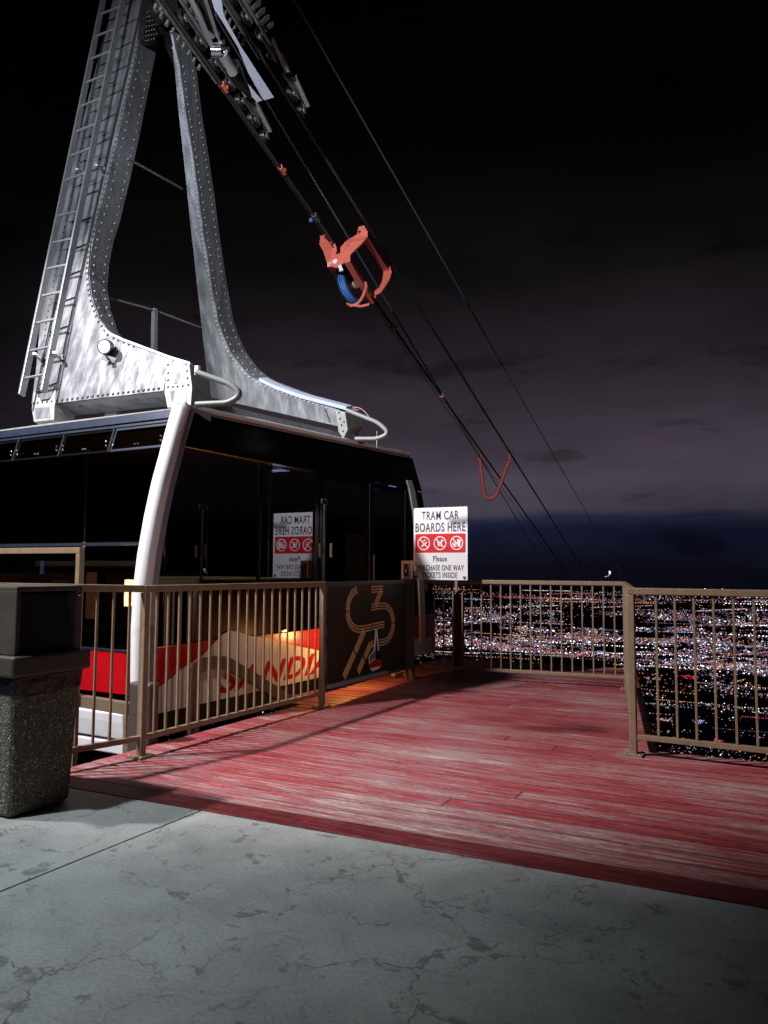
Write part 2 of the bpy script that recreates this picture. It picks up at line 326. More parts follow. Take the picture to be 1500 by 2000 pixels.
# ------------------------------------------------------------------ THE SETTING
def sheet(name, pts, z, th, m_, kind='structure'):
    b = MB(); b.prism([(x, y, z) for x, y in pts], (0, 0, -th)); return tag(b.build(name, m_), kind=kind)
JX = -2.6
sheet('pavement', [(JX+.006, -7), (5, -7), (5, edge(5)), (JX+.006, edge(JX))], 0, .3, CONC)
sheet('pavement', [(-9, -7), (JX-.006, -7), (JX-.006, edge(JX)), (-9, edge(-9))], 0.0, .3, CONC)
b = MB(); b.box((JX, -2.05, -.16), (.02, 9.9, .28)); tag(b.build('pavement_joint', GAP), kind='structure')
# plank deck: boards along X
ZD = 0.004
b = MB()
pl = .142; gapw = .011
R0 = at(1240, 1476, 2, 0); R1 = at(1222, 1330, 2, 0)
def right_edge(y):
    if y < R0.y+.08: return 2.6
    return R0.x+.10+(y-R0.y)*(R1.x-R0.x)/(R1.y-R0.y)+.03
def left_edge(y):
    if y < 5.62: return -3.82
    return -4.16
y = edge(-3)+.17
k = 0
rows = []
while y < 9.35:
    rows.append(y); y += pl
for y0 in rows:
    y1 = y0+pl-gapw
    xl = left_edge(y0+.02); xr = right_edge(y1)
    cuts = [xl]
    x = xl+random.uniform(1.0, 3.4) if random.random() < .3 else 99
    while x < xr-.6:
        cuts.append(x); x += random.uniform(2.2, 3.8)
    cuts.append(xr)
    for a, c in zip(cuts[:-1], cuts[1:]):
        dz = random.uniform(-.0015, .0015); s0 = ed.y/ed.x
        # follow the slightly skewed front edge
        pts = [(a+.0012, y0+s0*(a+3), ZD+dz), (c-.0012, y0+s0*(c+3), ZD+dz), (c-.0012, y1+s0*(c+3), ZD+dz), (a+.0012, y1+s0*(a+3), ZD+dz)]
        b.prism(pts, (0, 0, -.05))
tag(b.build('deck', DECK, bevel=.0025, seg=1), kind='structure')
b = MB(); b.prism([(-3.82, edge(-3.82)+.008, -.02), (2.6, edge(2.6)+.008, -.02), (2.6, R0.y+.1, -.06), (-.9, R0.y+.1, -.06), (-1.6, 9.2, -.06), (-4.1, 9.2, -.06), (-4.1, 5.6, -.06), (-3.82, 5.6, -.06)], (0, 0, -.25))
tag(b.build('deck_underframe', BLACKM), kind='structure')
b = MB(); b.prism([(-3.82, edge(-3.82)+.008, .002), (2.6, edge(2.6)+.008, .002), (2.6, edge(2.6)+.165, .004), (-3.82, edge(-3.82)+.165, .004)], (0, 0, -.04))
tag(b.build('deck_edge_board', STRIP, bevel=.004), kind='structure')
# valley plain 1600 m below
DARKG = mat('night_plain', (.008, .008, .010), .9)
b = MB(); b.add([(0, 0, -1600)]+[(72500*math.cos(2*math.pi*k/128), 72500*math.sin(2*math.pi*k/128), -1600) for k in range(128)], [(0, 1+k, 1+(k+1) % 128) for k in range(128)])
tag(b.build('plain', DARKG), kind='structure')
# mountainside falling away below the station
b = MB(); gx, gy = 24, 24; vs = []; fs = []
for j in range(gy+1):
    for i in range(gx+1):
        yy = -60+j*70; xx = -800+i*70
        z = -14-max(0, yy+10)*.92+noise.noise(Vector((xx*.006, yy*.006, 0)))*26
        if yy < 40: z = min(z, -16)
        vs.append((xx, yy, max(z, -1610)))
for j in range(gy):
    for i in range(gx): fs.append((j*(gx+1)+i, j*(gx+1)+i+1, (j+1)*(gx+1)+i+1, (j+1)*(gx+1)+i))
b.add(vs, fs, True); tag(b.build('mountain_slope', DARKG), kind='structure')

# city lights with painted haze glow among them: far-off mass, one stuff object
cols = {'white': ((1, .86, .90), .95), 'cool': ((.42, .58, 1), .95), 'pink': ((1, .52, .68), .75), 'amber': ((1, .42, .13), .95), 'red': ((1, .07, .09), .7),
        'violet': ((.62, .48, 1), .6), 'green': ((.35, 1, .55), .5), 'dimw': ((.85, .72, .95), .20), 'dimb': ((.38, .42, .95), .16), 'bright': ((.95, .97, 1), 3.2), 'dimp': ((.9, .45, .55), .25), 'glow': ((.42, .36, .75), .075), 'glowa': ((.95, .42, .25), .10)}  # glow, glowa: haze painted as dim emission
names = list(cols); mats = [emis('lamp_'+k_, *cols[k_]) for k_ in names]
wts = [14, 11, 9, 17, 6, 6, 1.5, 20, 14, 3.5, 15, 0, 0]
vs = []; fs = []; mi = []
def lamp(az, e, size=1.0, wide=1.6, ci=None):
    d = 1600/math.tan(e)
    p = Vector((math.sin(az)*d, math.cos(az)*d, -1600+12))
    D = math.hypot(d, 1600); r = D/FPX*size*.95
    lat = Vector((math.cos(az), -math.sin(az), 0)); up = Vector((0, 0, 1)); fw = Vector((math.sin(az), math.cos(az), 0))
    k = len(vs)
    vs.extend([p-lat*r*wide, p+lat*r*wide, p+up*r*1.15, p-up*r*1.15, p+fw*r*1.2, p-fw*r*1.2])
    for f in ((5, 1, 2), (5, 2, 0), (5, 0, 3), (5, 3, 1), (4, 2, 1), (4, 0, 2), (4, 3, 0), (4, 1, 3)): fs.append(tuple(k+q for q in f))
    c = ci if ci is not None else random.choices(range(len(names)), wts)[0]
    mi.extend([c]*8)
def deg_of(y): return math.atan((y-1108)/FPX)      # depression below the eye's level
def dens(y):
    pts = [(1140, .02), (1144, .30), (1158, .45), (1168, .30), (1180, .55), (1192, .32), (1205, .75), (1222, .95), (1245, 1.0), (1258, .85), (1266, .26), (1285, .26), (1300, .30), (1315, .22), (1345, .15), (1400, .105), (1480, .085), (1600, .05)]
    for (a, u), (c, w_) in zip(pts[:-1], pts[1:]):
        if a <= y <= c: return u+(w_-u)*(y-a)/(c-a)
    return 0
cnt = 0; tries = 0
zone = {0: [0, 1, 9], 1: [1, 5, 9], 2: [2, 4, 0], 3: [3, 3, 4, 0], 4: [0, 2, 5]}
while cnt < 27000 and tries < 900000:
    tries += 1
    y = random.uniform(1140, 1600); az = R(random.uniform(-44, 26))
    # the bright centre lies nearer (lower) towards the right
    sh = 34*max(0, (math.degrees(az)+20)/24)
    ys_ = y-(sh if y > 1190 else sh*(y-1140)/50)
    n_ = noise.noise(Vector((az*7, y*.045, 3.1)))*1.0+noise.noise(Vector((az*24, y*.16, 7.7)))*1.0+noise.noise(Vector((az*70, y*.5, 1.7)))*.7
    p = dens(max(ys_, 1140.1) if y > 1141 else y)*max(0, (.42 if ys_ < 1266 else .15)+(1.55 if ys_ < 1266 else 2.0)*n_)*max(0.3, 1-max(0, -math.degrees(az)-20)*.05)
    if random.random() < p:
        core = dens(max(ys_, 1140.1)) > .6
        q = random.random(); sz = .38+(.85 if core else .6)*q**3
        if y < 1185: sz *= .7
        ci = None
        if random.random() < .5:
            zc = int((noise.noise(Vector((az*30, y*.12, 20)))*.5+.5)*9) % 5; ci = random.choice(zone[zc])
        elif not core and random.random() < .4: ci = random.choice((0, 1, 7, 8))
        lamp(az, deg_of(y+.01*random.random()), sz, random.choice((.9, 1.2, 1.6, 2.4) if core else (.9, 1.1, 1.4, 1.9)), ci); cnt += 1
cnt = 0; c5 = len(names)
while cnt < 6000:  # large dim blobs painting haze glow between the lights, not single lamps
    y = random.uniform(1188, 1330); az = R(random.uniform(-44, 26)); sh = 34*max(0, (math.degrees(az)+20)/24); ys_ = max(1140.1, y-(sh if y > 1190 else sh*(y-1140)/50))
    n_ = noise.noise(Vector((az*7, y*.045, 3.1)))+noise.noise(Vector((az*24, y*.16, 7.7)))
    if random.random() < (dens(ys_)-.15)*max(0, .5+1.2*n_):
        lamp(az, deg_of(y), random.uniform(.9, 1.7), random.choice((1.2, 1.8, 2.4)), random.choice((7, 8, 10, 10, 11, 11, 12, 12))); cnt += 1
# shopping streets and car parks: tight clusters of one colour
for i in range(46):
    y = random.uniform(1190, 1500); az = R(random.uniform(-24, 8)); e0 = deg_of(y); ci = random.choice((0, 1, 2, 3, 3, 4, 5, 0)); wd = R(random.uniform(.25, .9))
    for k_ in range(random.randint(12, 34)):
        lamp(az+random.gauss(0, wd*.5), e0+R(random.gauss(0, .07)), random.uniform(.5, .95), random.choice((1.0, 1.5, 2.2)), ci if random.random() < .75 else None)
# streets: rows of lamps on the plain
for i in range(150):
    y = random.choice((random.uniform(1144, 1188), random.uniform(1200, 1300), random.uniform(1200, 1300), random.uniform(1150, 1400))); az = R(random.uniform(-26, 12)); d = 1600/math.tan(deg_of(y))
    p0 = Vector((math.sin(az)*d, math.cos(az)*d)); a = R(random.choice((4, -4, 8, 14, -6, 2, 62)))+random.uniform(-.06, .06)
    ln = d*random.uniform(.06, .22); nL = int(random.uniform(18, 60)); ci = random.choices(range(len(names)), [16, 11, 9, 18, 5, 5, 1, 3, 2, 8, 3, 0, 0])[0]
    for k_ in range(nL):
        q = p0+Vector((math.cos(a), math.sin(a)))*ln*(k_/nL+random.uniform(-.006, .006)); dd = q.length
        if dd < 3200: continue
        e = math.atan(1600/dd)
        if e < R(1.27): continue
        lamp(math.atan2(q.x, q.y), e, random.uniform(.5, .85), 1.7, ci if random.random() < .7 else None)
me = bpy.data.meshes.new('city_lights'); me.from_pydata(vs, [], fs)
for m_ in mats: me.materials.append(m_)
me.polygons.foreach_set('material_index', mi); o = bpy.data.objects.new('city_lights', me); C.objects.link(o); tag(o, 'thousands of coloured city lights and added haze glow spread over the dark plain', 'city lights', kind='stuff')

# ------------------------------------------------------------------ RAILINGS
def railing(a, c, label, group, nb, H0=1.07, H1=1.07, zb=.118, first=None, posts=(1, 1), name='railing', over=0, sub=True):
    a = Vector((a[0], a[1], ZD)); c = Vector((c[0], c[1], ZD)); d = (c-a); l = d.length; u = d/l; side = Vector((-u.y, u.x, 0)); Z = Vector((0, 0, 1))
    t = empty(name, a, label, 'railing', group)
    b = MB(); b.bar(a+Z*(H0-.022)-u*.02, c+Z*(H1-.022)+u*.02, .044, .044); b.build('top_rail', BEIGE, t, .006)
    b = MB(); b.bar(a+Z*zb, c+Z*zb, .034, .034); b.build('bottom_rail', BEIGE, t, .004)
    proto = None
    for i in range(nb):
        f = (i+1)/(nb+1) if first is None else (first+i*.113)/l
        p = a+d*f; h = H0+(H1-H0)*f-.043
        if proto is None or abs(H0-H1) > .005:
            b = MB(); p0 = p; b.bar(p+Z*(zb+.018), p+Z*h, .0145, .0145, side); proto = b.build('baluster', BEIGE, t, .002)
        else:
            q = proto.copy(); C.objects.link(q); q.parent = t; q.location = p-p0
    for k_, pp in enumerate((a, c)):
        if posts[k_]:
            h = (H0, H1)[k_]
            b = MB(); b.box(pp+Z*((h-.046)/2), (.044, .044, h-.046), (u, side, Z))
            o = b.build('post', BEIGE, t, .005)
            b = MB(); b.box(pp+Z*.007, (.12, .12, .012), (u, side, Z))
            for sx in (-1, 1):
                for sy in (-1, 1): b.dome(pp+Z*.013+u*sx*.045+side*sy*.045, Z, .010)
            b.build('base_plate', BEIGE, t)
    return t
G = 'beige steel railings round the platform'
PA = at(275, 1480, 2, 0); PB = at(628, 1382, 2, 0); PR = at(1238, 1476, 2, 0); PF = at(1224, 1347, 2, 0); GR = at(803, 1326, 2, 0)
PL = at(120, 1476, 2, .1); dl = (Vector((PL.x, PL.y, 0))-Vector((PA.x, PA.y, 0))).normalized()
PLn = Vector((PA.x, PA.y, 0))+dl*1.7
railing(PLn, PA, 'beige railing section running behind the litter bin', G, 15, 1.12, 1.07, posts=(1, 0))
railing(PA, PB, 'long beige railing alongside the tram cabin between floor post and gate', G, 19)
FL = at(846, 1328, 2, 0); FL = Vector((FL.x, FL.y, 0))
railing((-3.60, 7.62), PF, 'beige railing at the far end of the deck beneath the white sign', G, 19, posts=(0, 1))
railing(PR, (PR.x+2.0, PR.y-.02+.02), 'nearest beige railing on the right above the city lights', G, 15, first=.155, posts=(1, 1))
railing((PR.x, PR.y+.05), (PF.x, PF.y-.05), 'beige railing seen end on, linking the two city side railings', G, 22, posts=(0, 0))

# ------------------------------------------------------------------ GATE
ga = Vector((PB.x, PB.y, 0)); gb = Vector((GR.x, GR.y, 0)); gu = (gb-ga).normalized(); gs = Vector((gu.y, -gu.x, 0)); Z = Vector((0, 0, 1))
if gs.x < 0: gs = -gs
g = empty('gate', ga+gu*.06, 'olive brown sheet metal gate with copper line emblem beside the tram door', 'gate')
gl = (gb-ga).length
def onG(px, py, off=0): return atplane(px, py, ga+gs*off, gs)
b = MB(); b.prism([ga+gu*.06+Z*.13, gb-gu*.08+Z*.13, gb-gu*.08+Z*1.05, ga+gu*.06+Z*1.05], gs*.012); b.build('panel', OLIVE, g)
b = MB()
for p, q in (((.045, .12), (.045, 1.07)), ((gl-.065, .12), (gl-.065, 1.07))): b.bar(ga+gu*p[0]+Z*p[1], ga+gu*q[0]+Z*q[1], .04, .04, gs)
b.bar(ga+gu*.066+Z*1.05, ga+gu*(gl-.086)+Z*1.05, .045, .04, Z); b.bar(ga+gu*.066+Z*.135, ga+gu*(gl-.086)+Z*.135, .04, .03, Z)
b.build('frame', mat('dark_brown_paint', (.075, .06, .04), .4, 0, .5, var=.2, vscale=9), g, .004)
b = MB(); b.bar(onG(642, 1341, .04), onG(755, 1313, .04), .05, .035, Z); b.build('bottom_rail', GREYP, g, .004)
b = MB()
for zz in (.92, .55, .25): b.tube([ga+gu*.03+gs*.03+Z*(zz-.05), ga+gu*.03+gs*.03+Z*(zz+.05)], .014, 10)
b.build('hinge', DSTEEL, g)
b = MB()
b.prism([onG(636, 1192, .016), onG(650, 1192, .016), onG(650, 1222, .016), onG(636, 1222, .016)], gs*.012); b.build('latch_plate', OLIVE, g, .002)
# copper stripes of the emblem
def E_(x, y): return (580+x/5, 1100+y/5)
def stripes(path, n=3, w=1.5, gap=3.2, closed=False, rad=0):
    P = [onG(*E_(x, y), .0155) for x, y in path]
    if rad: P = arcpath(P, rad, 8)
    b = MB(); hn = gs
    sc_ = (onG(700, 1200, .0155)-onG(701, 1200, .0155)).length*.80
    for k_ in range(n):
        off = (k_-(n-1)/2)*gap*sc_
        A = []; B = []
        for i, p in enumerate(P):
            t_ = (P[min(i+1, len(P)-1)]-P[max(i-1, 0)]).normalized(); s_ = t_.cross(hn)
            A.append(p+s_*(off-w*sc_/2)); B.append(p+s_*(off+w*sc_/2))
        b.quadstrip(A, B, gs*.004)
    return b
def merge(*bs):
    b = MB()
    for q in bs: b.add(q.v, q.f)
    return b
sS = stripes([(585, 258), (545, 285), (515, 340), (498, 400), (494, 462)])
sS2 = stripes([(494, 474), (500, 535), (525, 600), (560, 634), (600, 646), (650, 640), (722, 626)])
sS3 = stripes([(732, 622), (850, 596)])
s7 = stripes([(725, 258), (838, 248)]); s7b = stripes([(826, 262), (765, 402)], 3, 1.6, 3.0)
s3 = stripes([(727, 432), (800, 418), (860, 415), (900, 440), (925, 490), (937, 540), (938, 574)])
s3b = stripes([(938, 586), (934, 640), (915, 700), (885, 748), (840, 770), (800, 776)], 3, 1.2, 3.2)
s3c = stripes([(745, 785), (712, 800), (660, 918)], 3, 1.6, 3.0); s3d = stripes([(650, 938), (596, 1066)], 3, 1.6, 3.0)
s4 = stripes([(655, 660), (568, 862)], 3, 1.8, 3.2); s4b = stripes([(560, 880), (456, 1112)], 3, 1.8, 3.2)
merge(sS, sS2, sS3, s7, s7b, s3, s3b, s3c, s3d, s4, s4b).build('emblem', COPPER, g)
def poly(pts, off, th=.003): return MB().prism([onG(*E_(x, y), off) for x, y in pts], gs*th)
em = merge(poly([(764, 642), (776, 642), (762, 852), (748, 852)], .022), poly([(770, 642), (780, 642), (802, 852), (790, 852)], .0255)); em.build('tram_emblem_arm', WHITEP, g)
poly([(700, 905), (742, 858), (765, 850), (765, 935), (702, 985)], .022).build('tram_emblem_side', WHITEP, g)
poly([(765, 850), (820, 852), (828, 940), (765, 935)], .0235).build('tram_emblem_window', BLACKP, g)
merge(poly([(701, 985), (765, 936), (828, 941), (822, 1000), (765, 1012), (708, 1030)], .0265)).build('tram_emblem_body', REDP, g)
poly([(708, 1030), (765, 1012), (822, 1000), (790, 1035), (735, 1056)], .023).build('tram_emblem_base', WHITEP, g)
b = MB()
for i_ in range(4): b.prism([onG(*E_(712+i_*14, 900-i_*11), .0255), onG(*E_(720+i_*14, 893-i_*11), .0255), onG(*E_(720+i_*14, 958-i_*11), .0255), onG(*E_(712+i_*14, 966-i_*11), .0255)], gs*.003)
b.build('tram_emblem_panes', GAP, g)
# gate post with latch box, and the tall dark hinge post
gp = empty('gate_post', (gb.x, gb.y, 0), 'dark steel latch post at the far end of the gate', 'post', None)
DBR = MAT['dark_brown_paint']
b = MB(); b.box(gb+gu*.0+Z*.56, (.06, .06, 1.12), (gu, gs, Z)); b.build('post', DBR, gp, .004)
b = MB(); b.box(gb+gu*.02+Z*.012, (.13, .13, .016), (gu, gs, Z)); b.build('base_plate', DBR, gp)
lb0 = at(785, 1131, 0, gb.x-.1); lb1 = at(806, 1096, 0, gb.x-.1)
lx = empty('key_switch_box', (gb.x-.02, gb.y-.12, 1.0), 'small pale metal box with a dark slot standing at the gate latch', 'control box')
cB = at(795, 1113, 1, gb.y-.16)
b = MB(); w_ = .055
Xx = Vector((1, 0, 0)); Yy = Vector((0, 1, 0))
b.box(cB+Xx*(-.042), (.026, .06, .20)); b.box(cB+Xx*(.042), (.026, .06, .20)); b.box(cB+Z*.083, (.058, .06, .034)); b.box(cB+Z*-.083, (.058, .06, .034)); b.build('housing', EBOX, lx, .003)
b = MB(); b.box(cB+Yy*.018, (.056, .016, .13)); b.build('slot', BLACKM, lx)
b = MB(); b.tube(arcpath([cB+Vector((.0, .0, -.05)), cB+Vector((.0, -.035, .0)), cB+Vector((.01, -.01, .045))], .03), .009, 8); b.build('lever', CHROME, lx)
b = MB(); b.bar(cB+Z*-.1, (cB.x, cB.y, ZD), .03, .03, Yy); b.build('stem', DBR, lx)
hp = empty('hinge_post', (PB.x, PB.y, 0), 'tall slim dark post with a two eared bracket beside the gate hinges', 'post')
hx = Vector((PB.x-.02, PB.y+.045, 0))
b = MB(); b.tube([hx+Z*.02, hx+Z*(at(633, 985, 1, hx.y).z)], .012, 10); b.build('rod', DSTEEL, hp)
ht = hx+Z*(at(633, 978, 1, hx.y).z)
b = MB(); b.tube(arcpath([ht+gu*-.045+Z*-.03-gs*0, ht+gu*-.05+Z*.01, ht+gu*.05+Z*.01, ht+gu*.045+Z*-.03], .02), .010, 8); b.disc(ht, gs, .02, .03, 14); b.build('bracket', DSTEEL, hp)
for zz in (1075,):
    for s_ in (-1, 1):
        c_ = at(636+s_*11, zz, 1, hx.y); b = MB(); b.box(c_, (.022, .02, .12)); b.build('lug', DBR, hp, .004)
# latch bracket on the deck under the gate
lk = empty('floor_bracket', at(790, 1318, 2, ZD), 'small pale metal latch bracket on the deck under the gate end', 'bracket')
c_ = at(789, 1312, 2, .05)
b = MB(); b.box((c_.x, c_.y, ZD+.05), (.05, .06, .10)); b.build('upright', EBOX, lk, .004)
b = MB(); b.bar((c_.x-.02, c_.y-.22, ZD+.035), (c_.x-.02, c_.y-.03, ZD+.035), .05, .03); b.build('arm', EBOX, lk, .004)
b = MB(); b.disc((c_.x+.02, c_.y-.04, ZD+.06), (1, 0, 0), .018, .03, 14); b.build('pin', CHROME, lk)

# ------------------------------------------------------------------ SIGN
SY = 7.50
s00 = at(810, 1132, 1, SY); s11 = at(913, 989, 1, SY); sl = at(806, 993, 1, SY)
SX0 = (s00.x+sl.x)/2; SX1 = s11.x; SZ0 = s00.z; SZ1 = s11.z; SW = SX1-SX0; SH = SZ1-SZ0
sg = empty('notice_sign', ((SX0+SX1)/2, SY, SZ0), 'white notice reading TRAM CAR BOARDS HERE with red pictogram band on the far railing', 'sign')
def rrect(x0, x1, z0, z1, r, y, n=6):
    P = []
    for cx, cz, a0 in ((x1-r, z1-r, 0), (x0+r, z1-r, 90), (x0+r, z0+r, 180), (x1-r, z0+r, 270)):
        for k_ in range(n+1):
            a = R(a0+90*k_/n); P.append(Vector((cx+math.cos(a)*r, y, cz+math.sin(a)*r)))
    return P
MB().prism(rrect(SX0, SX1, SZ0, SZ1, .012, SY), (0, .006, 0)).build('panel', SIGNW, sg)
def sx(u): return SX0+u*SW          # u: 0 left .. 1 right
def sz(v): return SZ1-v*SH          # v: 0 top .. 1 bottom
MB().prism(rrect(sx(.035), sx(.965), sz(.625), sz(.365), .014, SY-.0025), (0, .0015, 0)).build('pictogram_band', SIGNR, sg)
def text(body, name, m_, parent, x0, x1, z0, z1, y, bold=.012, shear=0, th=.0012, axes=None, org=None):
    cu = bpy.data.curves.new(name, 'FONT'); cu.body = body; cu.size = 1; cu.offset = bold; cu.shear = shear; cu.extrude = 0; cu.resolution_u = 4; cu.space_character = 1.10
    o = bpy.data.objects.new(name, cu); C.objects.link(o); bpy.context.view_layer.update()
    me = bpy.data.meshes.new_from_object(o.evaluated_get(bpy.context.evaluated_depsgraph_get())); bpy.data.objects.remove(o); bpy.data.curves.remove(cu)
    xs = [v.co.x for v in me.vertices]; ys = [v.co.y for v in me.vertices]
    a0, a1, b0, b1 = min(xs), max(xs), min(ys), max(ys)
    off = ORG[parent] if parent else Vector((0, 0, 0))
    for v in me.vertices:
        u_ = (v.co.x-a0)/(a1-a0); w_ = (v.co.y-b0)/(b1-b0)
        if axes is None: q = Vector((x0+(x1-x0)*u_, y, z0+(z1-z0)*w_))
        else: q = axes(u_, w_)
        v.co = q-off
    me.materials.clear(); me.materials.append(m_)
    o = bpy.data.objects.new(name, me); C.objects.link(o); o.parent = parent; ORG[o] = off
    return o
yT = SY-.0018
text('TRAM CAR', 'lettering', SIGNK, sg, sx(.155), sx(.845), sz(.172), sz(.05), yT, .014)
text('BOARDS HERE', 'lettering', SIGNK, sg, sx(.035), sx(.965), sz(.338), sz(.212), yT, .014)
text('Please', 'lettering', SIGNK, sg, sx(.37), sx(.625), sz(.748), sz(.668), yT, .016)
text('PURCHASE ONE WAY', 'lettering', SIGNK, sg, sx(.075), sx(.935), sz(.872), sz(.795), yT, .016)
text('TICKETS INSIDE', 'lettering', SIGNK, sg, sx(.165), sx(.815), sz(.972), sz(.895), yT, .016)
yP = SY-.0045
def ring(cx, cz, r, w, y, n=40):
    b = MB(); A = [Vector((cx+math.cos(2*math.pi*k/n)*r, y, cz+math.sin(2*math.pi*k/n)*r)) for k in range(n+1)]
    B = [Vector((cx+math.cos(2*math.pi*k/n)*(r-w), y, cz+math.sin(2*math.pi*k/n)*(r-w))) for k in range(n+1)]
    return b.quadstrip(A, B, (0, .0014, 0))
for i_, u_ in enumerate((.195, .50, .805)):
    cx = sx(u_); cz = sz(.495); rr_ = .118*SW
    b = ring(cx, cz, rr_, .011, yP)
    q = rr_*.70; n_ = Vector((.7071, 0, .7071))*.0055
    b.prism([Vector((cx-q, yP-.0004, cz+q))-n_, Vector((cx-q, yP-.0004, cz+q))+n_, Vector((cx+q, yP-.0004, cz-q))+n_, Vector((cx+q, yP-.0004, cz-q))-n_], (0, .0014, 0))
    def pp(pts): b.prism([Vector((cx+x*rr_, yP+.0006, cz+z_*rr_)) for x, z_ in pts], (0, .0012, 0))
    if i_ == 0:      # cigarette and smoke
        pp([(-.45, -.42), (-.30, -.55), (.58, .12), (.48, .26)]); pp([(.18, .28), (.28, .30), (.22, .62), (.10, .60)]); pp([(.02, .22), (.10, .24), (.02, .48), (-.08, .44)])
    elif i_ == 1:    # dog
        pp([(-.42, .30), (-.50, .05), (-.34, -.02), (.30, .02), (.34, .28), (-.25, .12)]); pp([(.16, .22), (.22, .55), (.42, .48), (.62, .34), (.34, .18)])
        pp([(-.36, 0), (-.36, -.48), (-.22, -.48), (-.16, 0)]); pp([(-.10, 0), (-.14, -.42), (0, -.42), (.04, 0)]); pp([(.12, .04), (.12, -.48), (.26, -.48), (.32, .04)])
    else:            # cup and sandwich
        pp([(.08, .52), (.66, .52), (.54, -.50), (.14, -.50)])
        pp([(-.70, .02), (-.02, .10), (-.02, -.06), (-.70, -.10)]); pp([(-.68, -.16), (-.02, -.12), (-.02, -.26), (-.66, -.28)]); pp([(-.62, -.34), (-.02, -.32), (-.06, -.54), (-.50, -.54)])
    b.build('pictogram', SIGNW, sg)
for u_ in (.055, .945):
    b = MB(); b.disc((sx(u_), SY-.004, sz(.965)), (0, 1, 0), .017, .006, 18); b.dome((sx(u_), SY-.007, sz(.965)), (0, -1, 0), .009); b.build('bolt', STEEL, sg)
b = MB(); b.bar((sx(.5)-.18, SY+.025, .95), (sx(.5)-.18, SY+.025, SZ1-.12), .03, .03, Yy); b.bar((sx(.5)+.18, SY+.025, .95), (sx(.5)+.18, SY+.025, SZ1-.12), .03, .03, Yy); b.build('bracket', BEIGE, sg)

# ------------------------------------------------------------------ LITTER BIN
cx1 = -3.26; cy0, cy1 = 2.36, 2.73; cx0 = -3.95
tb = empty('litter_bin', ((cx0+cx1)/2, (cy0+cy1)/2, 0), 'stone aggregate litter bin with brown hood and black bag, cut by the left edge', 'litter bin')
def frustum(x0, x1, y0, y1, z0, z1, fl, th=None):
    return MB().add([(x0+fl, y0+fl, z0), (x1-fl, y0+fl, z0), (x1-fl, y1-fl, z0), (x0+fl, y1-fl, z0), (x0, y0, z1), (x1, y0, z1), (x1, y1, z1), (x0, y1, z1)],
                    [(0, 3, 2, 1), (4, 5, 6, 7), (0, 1, 5, 4), (1, 2, 6, 5), (2, 3, 7, 6), (3, 0, 4, 7)])
frustum(cx0, cx1, cy0, cy1+.02, 0.003, .60, .022).build('body', AGG, tb, .03, 3)
frustum(cx0+.004, cx1+.012, cy0-.008, cy1+.03, .56, .68, .008).build('bag', BAG, tb, .02)
frustum(cx0-.02, cx1+.035, cy0-.03, cy1+.05, .665, .765, .0).build('rim', PLASTB, tb, .015, 3)
b = MB()
hx0, hx1, hy0, hy1, hz0, hz1 = cx0+.02, cx1+.0, cy0-.0, cy1+.01, .766, 1.075
# hood with a recessed opening towards the deck
b.box(((hx0+hx1)/2, hy0+.012, (hz0+hz1)/2), (hx1-hx0, .024, hz1-hz0)); b.box(((hx0+hx1)/2, hy1-.02, (hz0+hz1)/2), (hx1-hx0, .04, hz1-hz0))
b.box(((hx0+hx1)/2, (hy0+hy1)/2, hz1+.006), (hx1-hx0, hy1-hy0, .026)); b.box((hx0+.02, (hy0+hy1)/2, (hz0+hz1)/2), (.04, hy1-hy0-.07, hz1-hz0-.01))
b.build('hood', PLASTB, tb, .006)
b = MB(); b.prism([(hx1-.012, hy0+.026, hz0+.01), (hx1-.07, hy0+.026, hz1-.02), (hx1-.07, hy1-.042, hz1-.02), (hx1-.012, hy1-.042, hz0+.01)], (-.014, 0, 0)); b.build('flap', BLACKM, tb)
b = MB(); b.dome((hx1+.001, hy1-.02, hz1-.03), (1, 0, 0), .008); b.build('screw', CHROME, tb)

# ------------------------------------------------------------------ TRAM CAR
XC = -4.30
near_px = [(360, 797), (349, 835), (336, 885), (320, 945), (306, 1010), (293, 1085), (285, 1150), (281, 1230), (280, 1320), (281, 1420), (284, 1455)]
prof = [at(x, y, 0, XC) for x, y in near_px]        # corner line, on the side plane
PZ = [p.z for p in prof]; PY = [p.y for p in prof]
def yn(z):
    for i in range(len(PZ)-1):
        if PZ[i] >= z >= PZ[i+1]:
            return PY[i]+(PY[i+1]-PY[i])*(z-PZ[i])/(PZ[i+1]-PZ[i])
    return PY[0] if z > PZ[0] else PY[-1]
far_px = [(806, 893), (813, 915), (822, 950), (832, 1010), (840, 1080), (846, 1150), (850, 1220), (850, 1290)]
farp = [at(x, y, 0, XC) for x, y in far_px]
def yf(z):
    for i in range(len(farp)-1):
        if farp[i].z >= z >= farp[i+1].z:
            a, c = farp[i], farp[i+1]; return a.y+(c.y-a.y)*(z-a.z)/(c.z-a.z)
    return farp[0].y if z > farp[0].z else farp[-1].y
XW = XC-3.3                        # far flank of the cabin
car = empty('tram_car', ((XC+XW)/2, 6.2, 0), 'black, red and white aerial tram cabin with riveted aluminium hanger, docked at the deck', 'cable car')
ztop = PZ[0]
def zroof(y): return ztop+(farp[0].z-ztop)*(y-PY[0])/(farp[0].y-PY[0])
